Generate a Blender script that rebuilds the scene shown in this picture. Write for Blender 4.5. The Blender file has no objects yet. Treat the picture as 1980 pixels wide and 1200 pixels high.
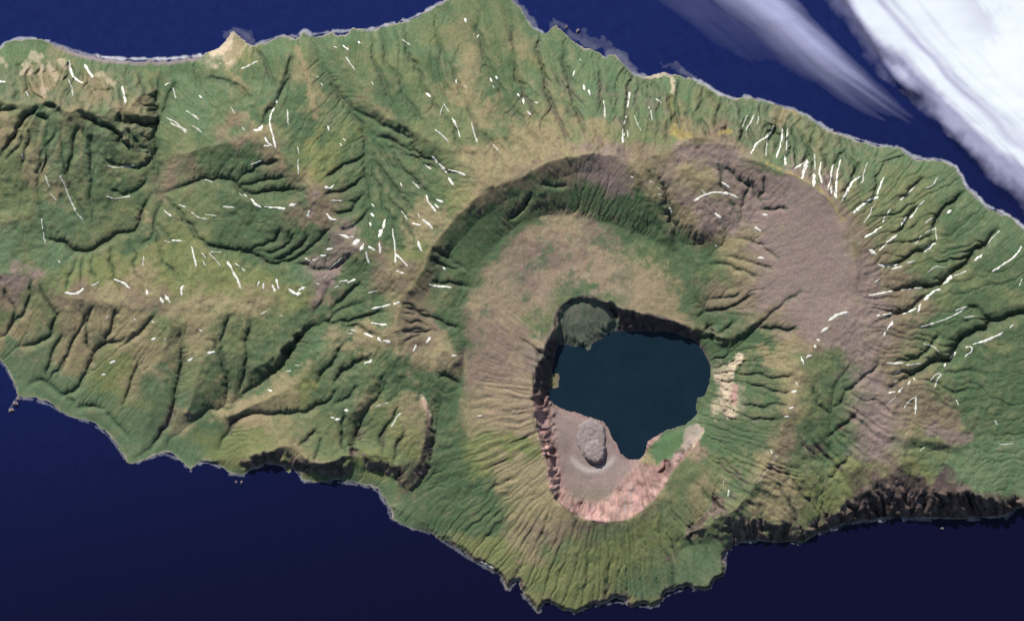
# Volcanic island with a nested caldera and crater lake, seen from far above.
# World units: 1 unit = 10 map units ("px" below); x right, y up, z height.
import bpy, math, random
import numpy as np

random.seed(7)
RNG = np.random.default_rng(7)
S = 0.1                                   # map unit -> world unit
scene = bpy.context.scene
COL = scene.collection

def W(px, py):
    return (np.asarray(px, float) - 990.0) * S, (600.0 - np.asarray(py, float)) * S

# ------------------------------------------------------------------ map data
COAST = [(-150,150),(-110,118),(-60,104),(0,92),(20,79),(45,75),(80,76),(110,88),(150,102),(200,113),(260,117),(330,116),(385,110),
(405,101),(430,86),(443,66),(455,58),(465,72),(478,82),(493,88),(520,80),(545,70),(575,72),(588,60),(600,68),(625,70),(640,62),
(655,68),(672,66),(682,52),(700,55),(720,58),(760,46),(800,35),(820,24),(850,8),(862,0),(880,-14),(930,-25),(975,-18),(990,0),
(1005,12),(1020,35),(1035,55),(1055,66),(1065,55),(1075,48),(1085,58),(1100,72),(1115,85),(1135,92),(1160,102),(1170,112),
(1180,105),(1195,108),(1205,125),(1225,142),(1245,148),(1270,143),(1285,138),(1300,145),(1320,146),(1340,152),(1365,165),
(1380,178),(1400,186),(1420,192),(1440,186),(1465,192),(1490,200),(1520,208),(1550,217),(1570,232),(1590,245),(1620,258),
(1660,270),(1700,283),(1740,286),(1760,300),(1775,309),(1800,310),(1820,310),(1845,322),(1860,340),(1868,362),(1885,375),
(1905,398),(1930,412),(1945,414),(1960,425),(1980,440),(2020,470),(2080,540),(2120,640),(2125,800),(2090,920),(2030,965),
(1980,980),(1960,985),(1945,1000),(1900,1003),(1850,1003),(1800,1003),(1780,1003),(1760,1000),(1710,1004),(1670,1007),
(1640,1012),(1610,1022),(1585,1030),(1577,1033),(1565,1045),(1552,1050),(1540,1048),(1500,1048),(1470,1046),(1440,1046),
(1420,1052),(1405,1065),(1400,1075),(1405,1085),(1404,1100),(1395,1115),(1380,1125),(1375,1138),(1360,1142),(1340,1140),
(1330,1130),(1320,1138),(1300,1143),(1285,1150),(1280,1165),(1270,1173),(1255,1175),(1245,1165),(1235,1170),(1225,1175),
(1212,1172),(1205,1160),(1190,1155),(1165,1168),(1150,1168),(1130,1180),(1110,1183),(1090,1180),(1080,1175),(1065,1168),
(1055,1162),(1050,1164),(1043,1185),(1036,1180),(1030,1170),(1015,1150),(1005,1140),(998,1120),(990,1125),(982,1142),(974,1130),
(968,1115),(955,1105),(945,1098),(930,1088),(915,1085),(905,1075),(895,1062),(880,1058),(868,1048),(850,1042),(830,1030),
(808,1027),(795,1022),(780,1015),(757,1005),(755,990),(748,975),(737,958),(730,945),(705,938),(680,932),(655,927),(640,930),
(620,935),(600,933),(585,928),(578,915),(570,905),(558,915),(550,910),(548,900),(530,895),(510,897),(490,905),(475,915),
(465,918),(450,918),(435,908),(420,900),(405,893),(395,890),(380,898),(368,908),(358,900),(350,890),(335,880),(318,874),
(300,880),(275,892),(252,898),(245,895),(235,875),(222,855),(205,835),(185,820),(165,812),(150,810),(135,803),(120,798),
(105,785),(85,774),(65,770),(45,770),(35,763),(30,752),(20,735),(14,715),(8,705),(0,698),(-60,662),(-110,620),(-140,520),(-155,380),(-158,240)]

LAKE = [(1185,640),(1240,640),(1300,640),(1340,655),(1360,680),(1372,705),(1373,735),(1362,765),(1347,768),(1345,785),(1347,800),
(1325,820),(1290,830),(1262,845),(1250,855),(1247,875),(1235,887),(1215,887),(1200,875),(1190,855),(1180,835),(1170,815),
(1150,808),(1135,803),(1110,795),(1075,785),(1060,770),(1060,752),(1080,750),(1083,735),(1082,722),(1066,720),(1072,690),
(1078,668),(1100,668),(1112,671),(1128,668),(1134,680),(1141,677),(1147,662),(1160,658),(1172,648)]
LAKE_Z = 8.0

# height lines: (x, y, z)
LINES = [
# caldera rim
[(805,740,62),(800,700,66),(785,685,68),(770,680,70),(765,640,72),(770,590,73),(785,565,75),(810,535,78),(825,500,81),(835,475,84),(865,440,88),(890,410,91),
 (920,385,93),(955,360,95),(985,350,96),(1010,345,97),(1030,330,99),(1070,310,103),(1110,300,107),(1150,297,109),(1190,302,107),
 (1230,308,102),(1275,305,96),(1310,285,92),(1335,265,90),(1360,262,88),(1400,280,90),(1440,305,92),(1480,320,94),(1530,340,96),
 (1570,360,99),(1600,385,101),(1620,415,103),(1635,445,104),(1645,480,104),(1652,520,104),(1654,560,103),(1660,590,101),(1672,620,99),
 (1682,650,96),(1692,690,93),(1702,730,90),(1715,770,86),(1725,810,82),(1742,850,78),(1741,880,76),(1737,895,74)],
# inner east ridge
[(1654,575,103),(1640,600,98),(1605,625,94),(1575,660,90),(1553,700,87),(1540,740,85),(1530,780,82),(1515,820,78),(1500,860,74),(1480,900,68),
 (1460,930,64),(1440,960,60),(1420,985,56)],
[(1650,680,86),(1620,740,77),(1605,790,70),(1600,840,63),(1595,900,53),(1585,960,40),(1579,1005,20),(1577,1026,5)],
# valley into the lake
[(1560,560,84),(1500,595,68),(1470,625,55),(1440,655,42),(1400,690,24),(1378,698,11)],
# moat
[(790,945,20),(830,900,30),(850,850,36),(870,800,42),(890,740,42),(900,690,45),(905,640,46),(905,600,46),(890,560,48),(920,520,52),
 (950,485,50),(985,450,48),(1030,422,47),(1080,412,46),(1130,420,45),(1180,432,44),(1230,455,43),(1280,478,42),(1320,500,41),(1345,540,39),
 (1350,580,36),(1360,615,28),(1385,660,18)],
# cone crater rim
[(1345,640,34),(1320,627,40),(1290,616,45),(1240,606,50),(1195,596,52),(1160,577,52),(1130,570,52),(1100,575,50),(1075,597,46),(1064,640,46),
 (1052,680,60),(1036,715,64),(1030,750,62),(1031,785,55),(1038,820,51),(1043,850,50),(1056,880,50),(1060,915,51),(1062,942,52),(1078,967,60),
 (1104,987,60),(1132,1001,60),(1165,1008,60),(1200,1005,58),(1235,990,54),(1265,965,50),(1285,935,46),(1300,905,42),(1320,880,34),(1345,850,24),(1362,820,15)],
# crater wall foot
[(1310,640,12),(1250,636,12),(1200,634,13)],
[(1200,626,20),(1184,600,34),(1156,585,38),(1130,579,39),(1104,583,38),(1090,602,35),(1086,645,27),(1078,664,11)],
[(1100,625,30),(1135,618,31),(1165,622,27),(1172,640,18)],[(1110,650,24),(1130,665,16)],
[(1072,690,11),(1062,725,11),(1058,760,12),(1058,795,15),(1064,830,17),(1068,860,18),(1080,890,18),(1084,925,18),(1090,946,18),(1112,962,18),
 (1150,972,18),(1178,958,18),(1202,930,18),(1226,905,17),(1250,893,14),(1280,897,14),(1310,865,13),(1335,838,12)],
[(1100,810,13),(1150,815,11)],[(1090,850,15),(1110,910,15),(1150,930,14),(1190,900,12),(1210,892,10)],
[(1260,860,11),(1290,850,12),(1320,836,11)],
# southwest scarp
[(805,740,62),(812,770,60),(824,800,57),(820,840,52),(814,880,45),(800,905,38),(775,932,28)],
[(852,785,42),(848,830,36),(836,880,28),(815,935,15),(790,950,12)],
[(800,570,66),(822,600,55),(826,640,54),(822,672,56)],
# mound in the west moat
[(845,690,66),(860,670,70),(880,690,66),(870,710,62)],
# north east spurs of the caldera wall
[(1205,305,110),(1228,330,105),(1248,360,96),(1268,400,83),(1287,440,66),(1300,465,50)],
[(1275,305,96),(1302,340,93),(1324,390,86),(1343,430,77),(1352,458,64)],
[(1262,335,92),(1285,390,74),(1300,432,55),(1312,470,43)],
[(1345,290,86),(1385,330,80),(1410,350,75),(1440,372,70),(1466,392,66),(1462,410,62),(1440,430,58),(1408,452,52),(1390,480,47),(1365,505,42)],
[(1352,470,42),(1320,475,42)],
[(1365,638,36),(1395,655,44),(1425,648,50),(1458,622,62)],
# southern divide
[(-120,500,40),(-40,525,46),(0,530,50),(50,525,53),(75,545,51),(110,565,50),(150,580,53),(200,582,54),(240,588,54),(280,592,54),(320,602,53),
 (360,612,51),(400,597,53),(440,584,54),(490,579,54),(545,574,53),(585,586,51),(610,577,51),(635,547,54),(660,512,59),(690,478,80),(720,482,78),
 (745,520,78),(778,558,78)],
[(690,478,80),(650,455,80),(625,420,83),(612,375,88),(590,345,85),(560,310,82),(535,290,82),(505,265,80),(490,245,75),(470,215,60),(450,190,50),
 (440,160,40),(445,125,22)],
[(505,265,80),(460,270,71),(420,282,65),(380,292,54),(345,295,42)],
[(612,375,88),(570,395,76),(520,403,66),(470,388,57),(430,366,48),(400,372,42),(360,392,36)],
# interior basin drainage
[(592,372,72),(540,374,58),(480,372,50),(450,358,45),(430,340,44),(380,350,40),(340,367,38),(305,372,36)],
[(640,468,68),(600,490,58),(560,505,52),(520,503,48),(490,492,44),(450,484,40),(405,477,42),(380,455,40),(350,420,39),(325,390,37),(305,372,36)],
[(305,372,36),(303,340,33),(302,300,29),(304,250,24),(306,200,17),(308,160,10),(310,132,4)],
[(10,430,58),(85,450,48),(95,468,44),(130,475,40),(150,490,37),(175,488,41),(200,468,40),(240,450,39),(265,440,38),(277,410,37),(285,385,37),(305,372,36)],
# western volcano crest and spurs
[(-90,190,86),(-30,193,89),(20,200,93),(60,206,97),(85,200,101),(105,196,103),(140,224,102),(160,210,101),(187,220,97),(215,218,91),(236,211,80),(272,195,56),(302,176,30)],
[(60,206,97),(36,246,88),(8,296,77),(-20,332,66)],
[(86,232,87),(80,270,79),(70,310,70),(56,370,54)],
[(140,224,102),(122,262,84),(112,310,73),(108,400,54)],
[(160,212,101),(158,262,79),(158,330,64),(170,420,46)],
[(187,220,97),(214,238,89),(242,264,77),(266,293,54),(288,306,44)],
[(190,280,70),(205,320,58),(235,345,50)],
[(240,212,82),(268,224,66),(300,226,40)],
# north valley
[(715,430,66),(712,350,54),(715,300,46),(700,250,38),(670,200,28),(640,150,18),(612,100,8),(600,74,1)],
[(900,345,88),(820,302,66),(760,275,50),(710,255,40)],
[(500,262,80),(520,205,58),(545,150,38),(562,100,18)],
[(592,96,16),(602,150,28),(612,210,42),(622,260,55),(640,300,62),(625,345,76),(614,372,87)],
[(512,240,68),(540,190,47),(556,150,31),(562,112,16)],
[(640,92,14),(680,130,30),(712,180,46),(745,225,58),(790,248,68),(850,280,78),(910,320,90),(950,360,101)],
# south slope valleys and ridges
[(760,562,70),(710,582,58),(650,602,53),(612,622,46),(572,656,37),(555,692,30),(520,732,25),(480,757,21),(440,786,17),(390,807,12),(345,832,8),(326,860,3)],
[(768,640,76),(735,645,70),(690,640,64),(650,660,58),(610,700,50),(575,740,44),(540,765,40),(480,785,32),(440,805,26)],
[(770,682,70),(740,720,62),(700,770,54),(670,815,46),(640,850,38)],
[(745,730,57),(735,760,51),(715,790,44),(695,812,37),(690,840,29),(684,872,16)],
[(665,745,47),(620,785,38),(570,800,30),(520,802,26),(470,795,22),(440,830,14),(420,872,4)],
[(585,640,52),(530,690,48),(480,720,40)],
[(350,650,46),(353,700,37),(345,740,29),(335,780,21),(325,820,12),(305,850,6),(262,882,2)],
[(430,600,60),(395,680,50),(380,740,42),(360,800,26)],
[(245,645,46),(235,666,38),(205,663,30),(190,672,26),(180,692,22),(170,722,15),(150,745,11),(120,762,7),(95,748,5),(70,738,3),(50,758,1)],
[(330,610,64),(315,690,48),(300,750,34),(290,820,16)],
[(270,700,36),(258,730,28),(248,762,20),(235,800,12)],
# sea cliffs
[(1308,1046,14),(1325,1030,24),(1360,1018,34),(1390,994,46),(1420,985,52),(1450,1000,46),(1500,1008,40),(1540,1014,32),(1570,1024,14)],
[(1322,1058,10),(1350,1054,12),(1380,1044,12),(1408,1036,11),(1430,1040,5)],
[(1590,1012,14),(1625,978,38),(1660,955,52),(1690,926,62),(1715,912,68),(1736,897,74),(1765,914,68),(1785,929,62),(1810,948,60),(1850,953,60),(1875,945,62),(1886,955,56),(1900,957,54),(1950,977,36),(1958,988,20)],[(1975,978,34),(2040,950,36)],
[(480,892,24),(510,874,36),(545,862,36),(572,866,30),(600,890,36),(640,893,38),(665,880,42),(690,880,22),(715,874,42),(745,882,42),(770,900,44)],[(600,914,8),(640,914,8),(680,912,8),(730,915,9)],
[(740,912,10),(765,930,12)],
# sloping south apron
[(1400,865,36),(1392,920,32),(1368,980,24),(1335,1030,13)],
[(390,890,4),(440,895,8)],
[(760,980,8),(820,1010,10)],
# north west lowland
[(40,130,14),(90,120,12),(150,135,14),(200,160,30)],[(250,135,3),(290,135,3),(350,130,4),(390,125,6)],
[(1850,860,60),(1790,850,70),(1760,840,78)],[(1860,880,50),(1800,868,58),(1765,862,70)],
[(1335,190,20),(1330,230,44),(1335,262,88)],
]

# gullies: (depth, half width, points)
CUTS = [
(7,6,[(1862,365),(1825,405),(1808,430),(1800,455)]),(6,5,[(1805,465),(1780,485),(1750,500),(1730,512),(1695,516)]),
(9,7,[(1935,432),(1910,460),(1880,492),(1855,515),(1830,532),(1812,550),(1790,556),(1740,560),(1715,566)]),
(6,6,[(1800,570),(1770,592),(1740,606),(1700,612)]),(5,5,[(1790,335),(1768,355),(1750,380),(1735,395)]),(5,5,[(1775,395),(1755,415),(1735,440),(1726,450)]),
(10,8,[(2060,590),(1980,608),(1950,612),(1920,625),(1880,642),(1855,662),(1845,682),(1825,696),(1800,699),(1780,716),(1760,730),(1735,742),(1715,760)]),
(5,6,[(1865,588),(1890,605),(1920,625)]),(5,5,[(1820,640),(1800,672),(1770,695),(1720,702)]),(4,4,[(1790,716),(1750,722),(1715,722)]),
(4,5,[(1700,330),(1690,375),(1665,410)]),(4,5,[(1660,310),(1640,350),(1622,385)]),(4,5,[(1622,290),(1612,340),(1606,376)]),(5,5,[(1575,262),(1570,310),(1568,350)]),
(5,5,[(1545,240),(1540,290),(1535,330)]),(5,5,[(1505,225),(1498,260),(1470,295)]),(4,4,[(1460,210),(1445,245),(1430,275)]),(4,4,[(1525,235),(1520,290),(1512,318)]),
(4,5,[(1395,195),(1385,230),(1380,262)]),(5,6,[(1365,190),(1350,215),(1338,240)]),
(4,5,[(1215,150),(1214,210),(1203,275)]),(4,5,[(1310,155),(1305,200),(1300,250)]),(4,6,[(1166,130),(1160,160),(1168,225)]),
(4,6,[(985,50),(990,100),(1010,180),(1050,240)]),(4,7,[(920,20),(930,90),(960,160),(1000,230),(1040,280)]),(4,7,[(840,40),(860,110),(895,190),(930,260),(975,320)]),
(4,7,[(780,60),(800,130),(840,200),(880,260),(920,320)]),(4,7,[(740,60),(755,130),(790,200),(830,250)]),(4,6,[(1090,80),(1100,150),(1120,220),(1130,280)]),
(4,6,[(1040,70),(1050,140),(1080,220),(1100,290)]),(3,5,[(720,70),(722,110),(750,180),(770,230)]),
(5,6,[(400,150),(440,160),(475,178),(490,190)]),(4,6,[(500,100),(520,130),(535,170)]),
(3,5,[(75,218),(56,245),(34,280),(8,315)]),(3,5,[(100,225),(95,262),(88,305),(78,350),(85,420),(90,460)]),(3,5,[(130,240),(122,290),(132,345),(152,400),(178,440)]),
(3,5,[(162,235),(178,272),(180,330),(178,400),(183,440)]),(3,5,[(192,228),(216,246),(238,276),(268,296)]),(3,5,[(236,226),(268,240),(302,236)]),
(4,5,[(205,308),(225,322),(268,320),(290,310),(305,288)]),(4,5,[(212,365),(240,378),(268,362),(285,332)]),(5,5,[(22,205),(-10,225),(-60,235)]),
(4,5,[(242,575),(225,525),(215,470)]),(3,4,[(120,560),(140,520),(152,492)]),(3,4,[(160,545),(160,510),(165,490)]),(4,5,[(352,548),(325,505),(308,470),(300,425),(306,385)]),
(3,4,[(345,470),(318,450),(305,430)]),(3,4,[(270,480),(300,452),(304,430)]),(3,4,[(190,540),(178,505),(176,490)]),(3,4,[(280,560),(270,510),(250,470),(246,450)]),
(6,6,[(630,345),(662,330),(690,318),(708,300)]),(5,5,[(630,368),(678,370),(706,345)]),(5,5,[(640,412),(682,412),(712,375)]),(4,5,[(655,440),(690,425),(714,400)]),
(5,6,[(800,410),(762,370),(732,325),(716,300)]),(4,6,[(775,340),(738,292),(712,270)]),(5,6,[(860,330),(795,302),(742,280)]),(5,6,[(810,275),(745,242),(700,222),(680,200)]),
(4,5,[(760,460),(745,410),(735,350),(722,310)]),(4,5,[(800,470),(775,420),(750,380)]),(5,5,[(840,380),(800,345),(765,310),(745,282)]),
(5,5,[(605,460),(565,498),(522,503)]),(4,4,[(575,450),(545,480),(498,492)]),(4,5,[(640,440),(600,486),(560,508)]),(4,5,[(680,495),(640,520),(600,520),(560,508)]),(4,4,[(550,440),(525,470),(490,490)]),
(5,5,[(540,310),(490,320),(455,345)]),(4,4,[(560,340),(500,352),(460,360)]),
(5,6,[(405,650),(430,690),(437,722),(440,752),(437,784)]),(5,6,[(480,620),(480,660),(478,700),(455,765)]),(4,5,[(455,605),(430,650),(425,680)]),
(4,5,[(125,640),(95,690),(97,740)]),(3,4,[(130,700),(105,725),(97,745)]),(4,5,[(120,763),(140,777),(165,790),(202,788)]),(3,4,[(205,800),(235,830),(245,850)]),
(5,5,[(772,785),(756,810),(745,840),(736,872)]),(4,5,[(785,830),(772,865),(760,900)]),(4,5,[(700,738),(680,765),(640,780)]),(6,6,[(665,672),(646,700),(630,718),(612,750)]),
(6,6,[(712,685),(672,706),(655,728),(640,752)]),(5,5,[(745,612),(712,612),(687,618),(660,628),(620,622)]),(5,5,[(730,652),(712,640),(687,632),(660,630)]),
(4,4,[(610,830),(595,850),(580,866)]),(4,4,[(628,850),(612,875),(605,895)]),(4,4,[(665,800),(658,850),(660,880)]),
(3,6,[(640,545),(625,585),(612,615)]),(5,6,[(700,545),(660,580),(640,600)]),(5,5,[(180,600),(170,640),(185,680)]),(5,5,[(230,600),(212,640),(206,662)]),(5,5,[(300,610),(262,650),(238,668)]),
(4,5,[(60,540),(60,590),(20,640),(-10,650)]),(5,5,[(80,560),(110,620),(90,660),(30,670)]),
(4,5,[(1700,690),(1665,730),(1625,775),(1604,800)]),(4,5,[(1655,790),(1625,825),(1602,850)]),(3,5,[(1560,740),(1585,780),(1602,810)]),(3,5,[(1540,850),(1575,880),(1594,905)]),
(3,4,[(1650,880),(1620,910),(1592,930)]),(3,4,[(1500,930),(1530,980),(1545,1015)]),(3,4,[(1510,905),(1545,950),(1580,980)]),
(5,5,[(1400,320),(1430,350),(1462,372),(1468,395)]),(4,4,[(1480,340),(1475,375),(1468,395)]),(4,4,[(1450,350),(1440,390),(1432,430)]),(4,4,[(1520,410),(1490,408),(1468,410)]),
(4,4,[(1380,320),(1410,380),(1430,430)]),(3,4,[(1510,500),(1470,480),(1420,455)]),(3,4,[(1500,520),(1440,505),(1395,490)]),(4,4,[(1460,540),(1410,520),(1370,510)]),
(6,5,[(1540,640),(1500,640),(1460,640)]),(6,5,[(182,183),(200,176),(226,172)]),(5,4,[(128,124),(134,140),(118,160)]),(5,6,[(340,160),(330,200),(308,240)]),(5,5,[(290,205),(302,215)]),(3,4,[(1540,720),(1480,725),(1420,722)]),(3,4,[(1532,755),(1480,752),(1430,745)]),(3,4,[(1525,785),(1470,785),(1425,775)]),
(3,4,[(1515,810),(1465,810),(1425,800)]),(4,5,[(1420,620),(1375,650),(1345,650)]),(4,4,[(1460,570),(1400,590),(1350,615)]),(3,4,[(1430,560),(1380,570),(1352,580)]),
(3,5,[(840,480),(880,510),(910,530)]),(4,4,[(835,500),(870,515),(890,520)]),(5,4,[(835,548),(870,550),(905,560)]),(6,6,[(1030,370),(1010,400),(985,430)]),(4,4,[(1052,352),(1075,366),(1098,360)]),
(5,5,[(780,600),(820,610),(860,625),(895,640)]),(4,4,[(775,640),(810,645),(840,640)]),(5,5,[(845,735),(870,738),(890,742)]),
]

CUTS += [(9,6,[(74,212),(46,238),(26,268),(4,304)]),(10,7,[(164,221),(195,238),(226,258),(246,282),(264,295)]),(9,7,[(227,227),(250,239),(280,241),(303,238)]),(9,7,[(84,205),(100,203),(115,213),(130,228)]),
(7,5,[(-20,213),(10,213),(36,210)]),(6,5,[(246,256),(266,273),(290,287)]),(6,5,[(66,222),(85,232),(96,236)]),(4,4,[(70,250),(56,290),(44,330)]),(4,4,[(118,250),(98,300),(90,350)]),(5,5,[(152,245),(138,290),(134,350)]),(5,5,[(176,255),(180,300),(184,350)]),(3,3,[(776,590),(800,598),(826,612)]),(3,3,[(772,605),(800,614),(828,624)]),(3,3,[(770,622),(798,626),(826,632)]),(3,3,[(771,641),(796,640),(822,640)]),(3,3,[(776,662),(798,654),(820,646)]),
(5,5,[(592,372),(540,374),(480,372),(450,358),(430,340),(380,350),(340,367),(305,372)]),
(6,5,[(600,490),(560,505),(520,503),(490,492),(450,484),(405,477),(380,455),(350,420),(325,390),(305,372)]),
(4,5,[(305,372),(303,340),(302,300),(304,250),(306,200),(308,150)]),
(6,5,[(85,450),(95,468),(130,475),(150,490),(175,488),(200,468),(240,450),(265,440),(277,410),(285,385),(305,372)]),
(4,5,[(715,440),(712,350),(715,300),(700,250),(670,200),(640,150),(612,100)]),(4,5,[(900,345),(820,302),(760,275),(710,255)]),
(3,5,[(710,582),(650,602),(612,622),(572,656),(555,692),(520,732),(480,757),(440,786),(390,807),(345,832),(326,858)]),
(4,5,[(745,730),(735,760),(715,790),(695,812),(690,840),(684,870)]),(5,5,[(665,745),(620,785),(570,800),(520,802),(470,795),(440,830),(420,870)]),
(5,5,[(350,650),(353,700),(345,740),(335,780),(325,820),(305,850),(262,882)]),(5,5,[(245,645),(235,666),(205,663),(190,672),(180,692),(170,722),(150,745),(120,762),(95,748),(70,738),(50,757)]),
(3,4,[(270,700),(258,730),(248,762),(235,800)]),(1.5,4,[(1650,690),(1620,740),(1605,790),(1600,840),(1595,900),(1585,960),(1579,1005)]),
(3,5,[(1560,560),(1500,595),(1470,625),(1440,655),(1400,690)]),(4,4,[(1270,340),(1290,390),(1303,432),(1312,465)]),
(3,4,[(512,240),(540,190),(556,150),(562,112)]),(4,4,[(0,560),(30,590),(20,640)]),(4,4,[(180,590),(150,640),(130,690),(110,730)])]

# land cover, row by row: (class, x where it ends)
COVER = {
20:"g880 o920 g950 o985 g1980",
60:"g440 w470 g800 o870 t890 G920 o990 g1980",
100:"g100 t120 g400 w440 t455 y480 g570 o600 g640 G690 o760 g880 t925 G960 o990 t1020 g1980",
140:"g30 o70 t115 o160 g260 o300 G420 o450 G560 t590 G640 g660 o690 G760 o800 G880 t920 G1000 o1080 g1330 o1400 g1980",
180:"g60 t110 g150 t205 g280 o310 G330 g440 o480 g560 G590 t610 G690 t715 G800 o860 t920 G1000 g1060 o1090 g1330 o1400 g1500 o1560 g1980",
220:"o40 g130 t160 g215 t290 g330 g420 o440 g500 G610 t622 g660 G720 t740 G800 o920 t960 G1000 o1060 t1100 g1200 o1225 g1290 y1310 g1340 o1400 g1500 t1560 g1980",
260:"t40 o80 g130 o160 g300 o360 g420 b480 t510 o560 G640 y670 G720 g780 o860 o960 G980 t1080 o1120 t1170 o1220 o1290 y1325 b1380 b1440 g1560 o1620 g1980",
300:"o40 t75 g230 o280 G310 o380 G500 b550 G580 y650 G840 o900 t960 t1040 t1110 p1200 b1290 p1440 o1470 g1980",
340:"o50 t90 g120 o160 g200 o280 G300 b370 G560 b590 y640 G860 o900 t960 t1000 b1100 p1220 t1270 p1300 t1400 p1470 p1560 o1590 g1700 o1800 g1980",
380:"o60 o90 t120 o180 G280 o310 o410 G580 b650 G860 y890 t930 b975 G1260 t1300 p1380 t1400 p1480 p1600 t1620 o1720 o1800 g1980",
420:"o60 g180 o270 t300 o420 G560 b650 G790 t870 G990 o1020 t1080 t1140 G1250 G1290 t1340 p1440 p1625 b1660 o1730 o1800 G1900 g1980",
460:"g150 o220 G330 y400 G470 G640 p695 G790 t835 G970 b1020 t1110 b1180 G1330 b1390 t1450 p1650 b1700 o1800 G1860 g1980",
500:"g30 o60 g160 y360 y440 G600 p660 o720 b770 y820 G950 b1040 b1110 t1200 o1290 G1380 t1440 p1670 b1730 o1800 G1980",
540:"p60 b80 o120 y240 t300 y440 y540 g600 p640 G720 b770 t800 b840 G920 t980 b1050 t1200 t1290 G1350 o1400 b1460 p1690 b1760 G1830 o1900 G1980",
580:"b40 o90 b180 t240 b340 t540 y590 b640 G750 t795 b840 o880 G905 t980 t1060 o1100 G1190 t1300 G1340 b1450 p1700 b1790 o1840 G1920 o1980",
620:"o30 t80 o130 t200 t280 o330 t420 o480 o560 G740 o760 b850 G905 b950 t1000 o1060 o1190 t1320 G1440 b1500 p1700 b1770 G1860 G1980",
660:"t70 g110 t180 G200 t240 t300 t260 o330 t400 o520 G580 g640 t760 b810 t860 G905 b960 b1020 t1060 t1330 G1490 t1540 b1590 p1710 b1760 o1800 G1900 o1950 G1980",
700:"g100 t160 G180 y240 t270 t340 o400 G560 G700 o760 G800 t895 b910 b960 b1030 r1200 G1450 t1540 o1620 p1690 b1750 o1830 G1980",
740:"g170 y230 t260 G300 g340 o420 G520 t560 y610 G700 o730 G800 G890 b920 t1200 G1390 w1428 G1500 t1550 o1590 G1650 p1710 b1780 o1820 G1980",
780:"g220 o300 g380 G400 t500 t560 y600 G690 t720 o760 t805 b835 G900 t1200 G1390 w1425 G1510 t1550 o1590 G1640 p1740 b1830 G1980",
820:"g330 t370 G410 G440 t540 o690 G720 y800 t826 G880 t920 t1260 g1380 G1490 b1540 G1650 p1735 t1760 b1860 G1980",
860:"g400 y540 t600 o760 y805 b832 G890 y1250 G1325 k1345 G1480 b1540 G1650 p1735 o1830 g1980",
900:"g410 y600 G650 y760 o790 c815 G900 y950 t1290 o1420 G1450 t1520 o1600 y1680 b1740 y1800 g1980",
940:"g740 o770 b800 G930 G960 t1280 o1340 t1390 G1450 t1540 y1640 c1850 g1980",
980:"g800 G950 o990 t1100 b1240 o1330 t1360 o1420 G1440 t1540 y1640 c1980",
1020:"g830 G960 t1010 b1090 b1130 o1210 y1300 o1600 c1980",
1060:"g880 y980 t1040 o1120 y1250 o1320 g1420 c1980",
1100:"y960 y1100 y1200 o1260 g1400 g1980",
1140:"o1020 y1180 g1980",
1180:"y1980",
}
PAL = {'g':(.086,.129,.069),'G':(.060,.095,.048),'y':(.134,.149,.062),'t':(.205,.172,.100),'o':(.108,.130,.064),'b':(.150,.120,.082),
       'p':(.188,.142,.128),'k':(.340,.195,.170),'w':(.44,.36,.26),'r':(.085,.105,.075),'c':(.060,.042,.044)}
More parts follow.
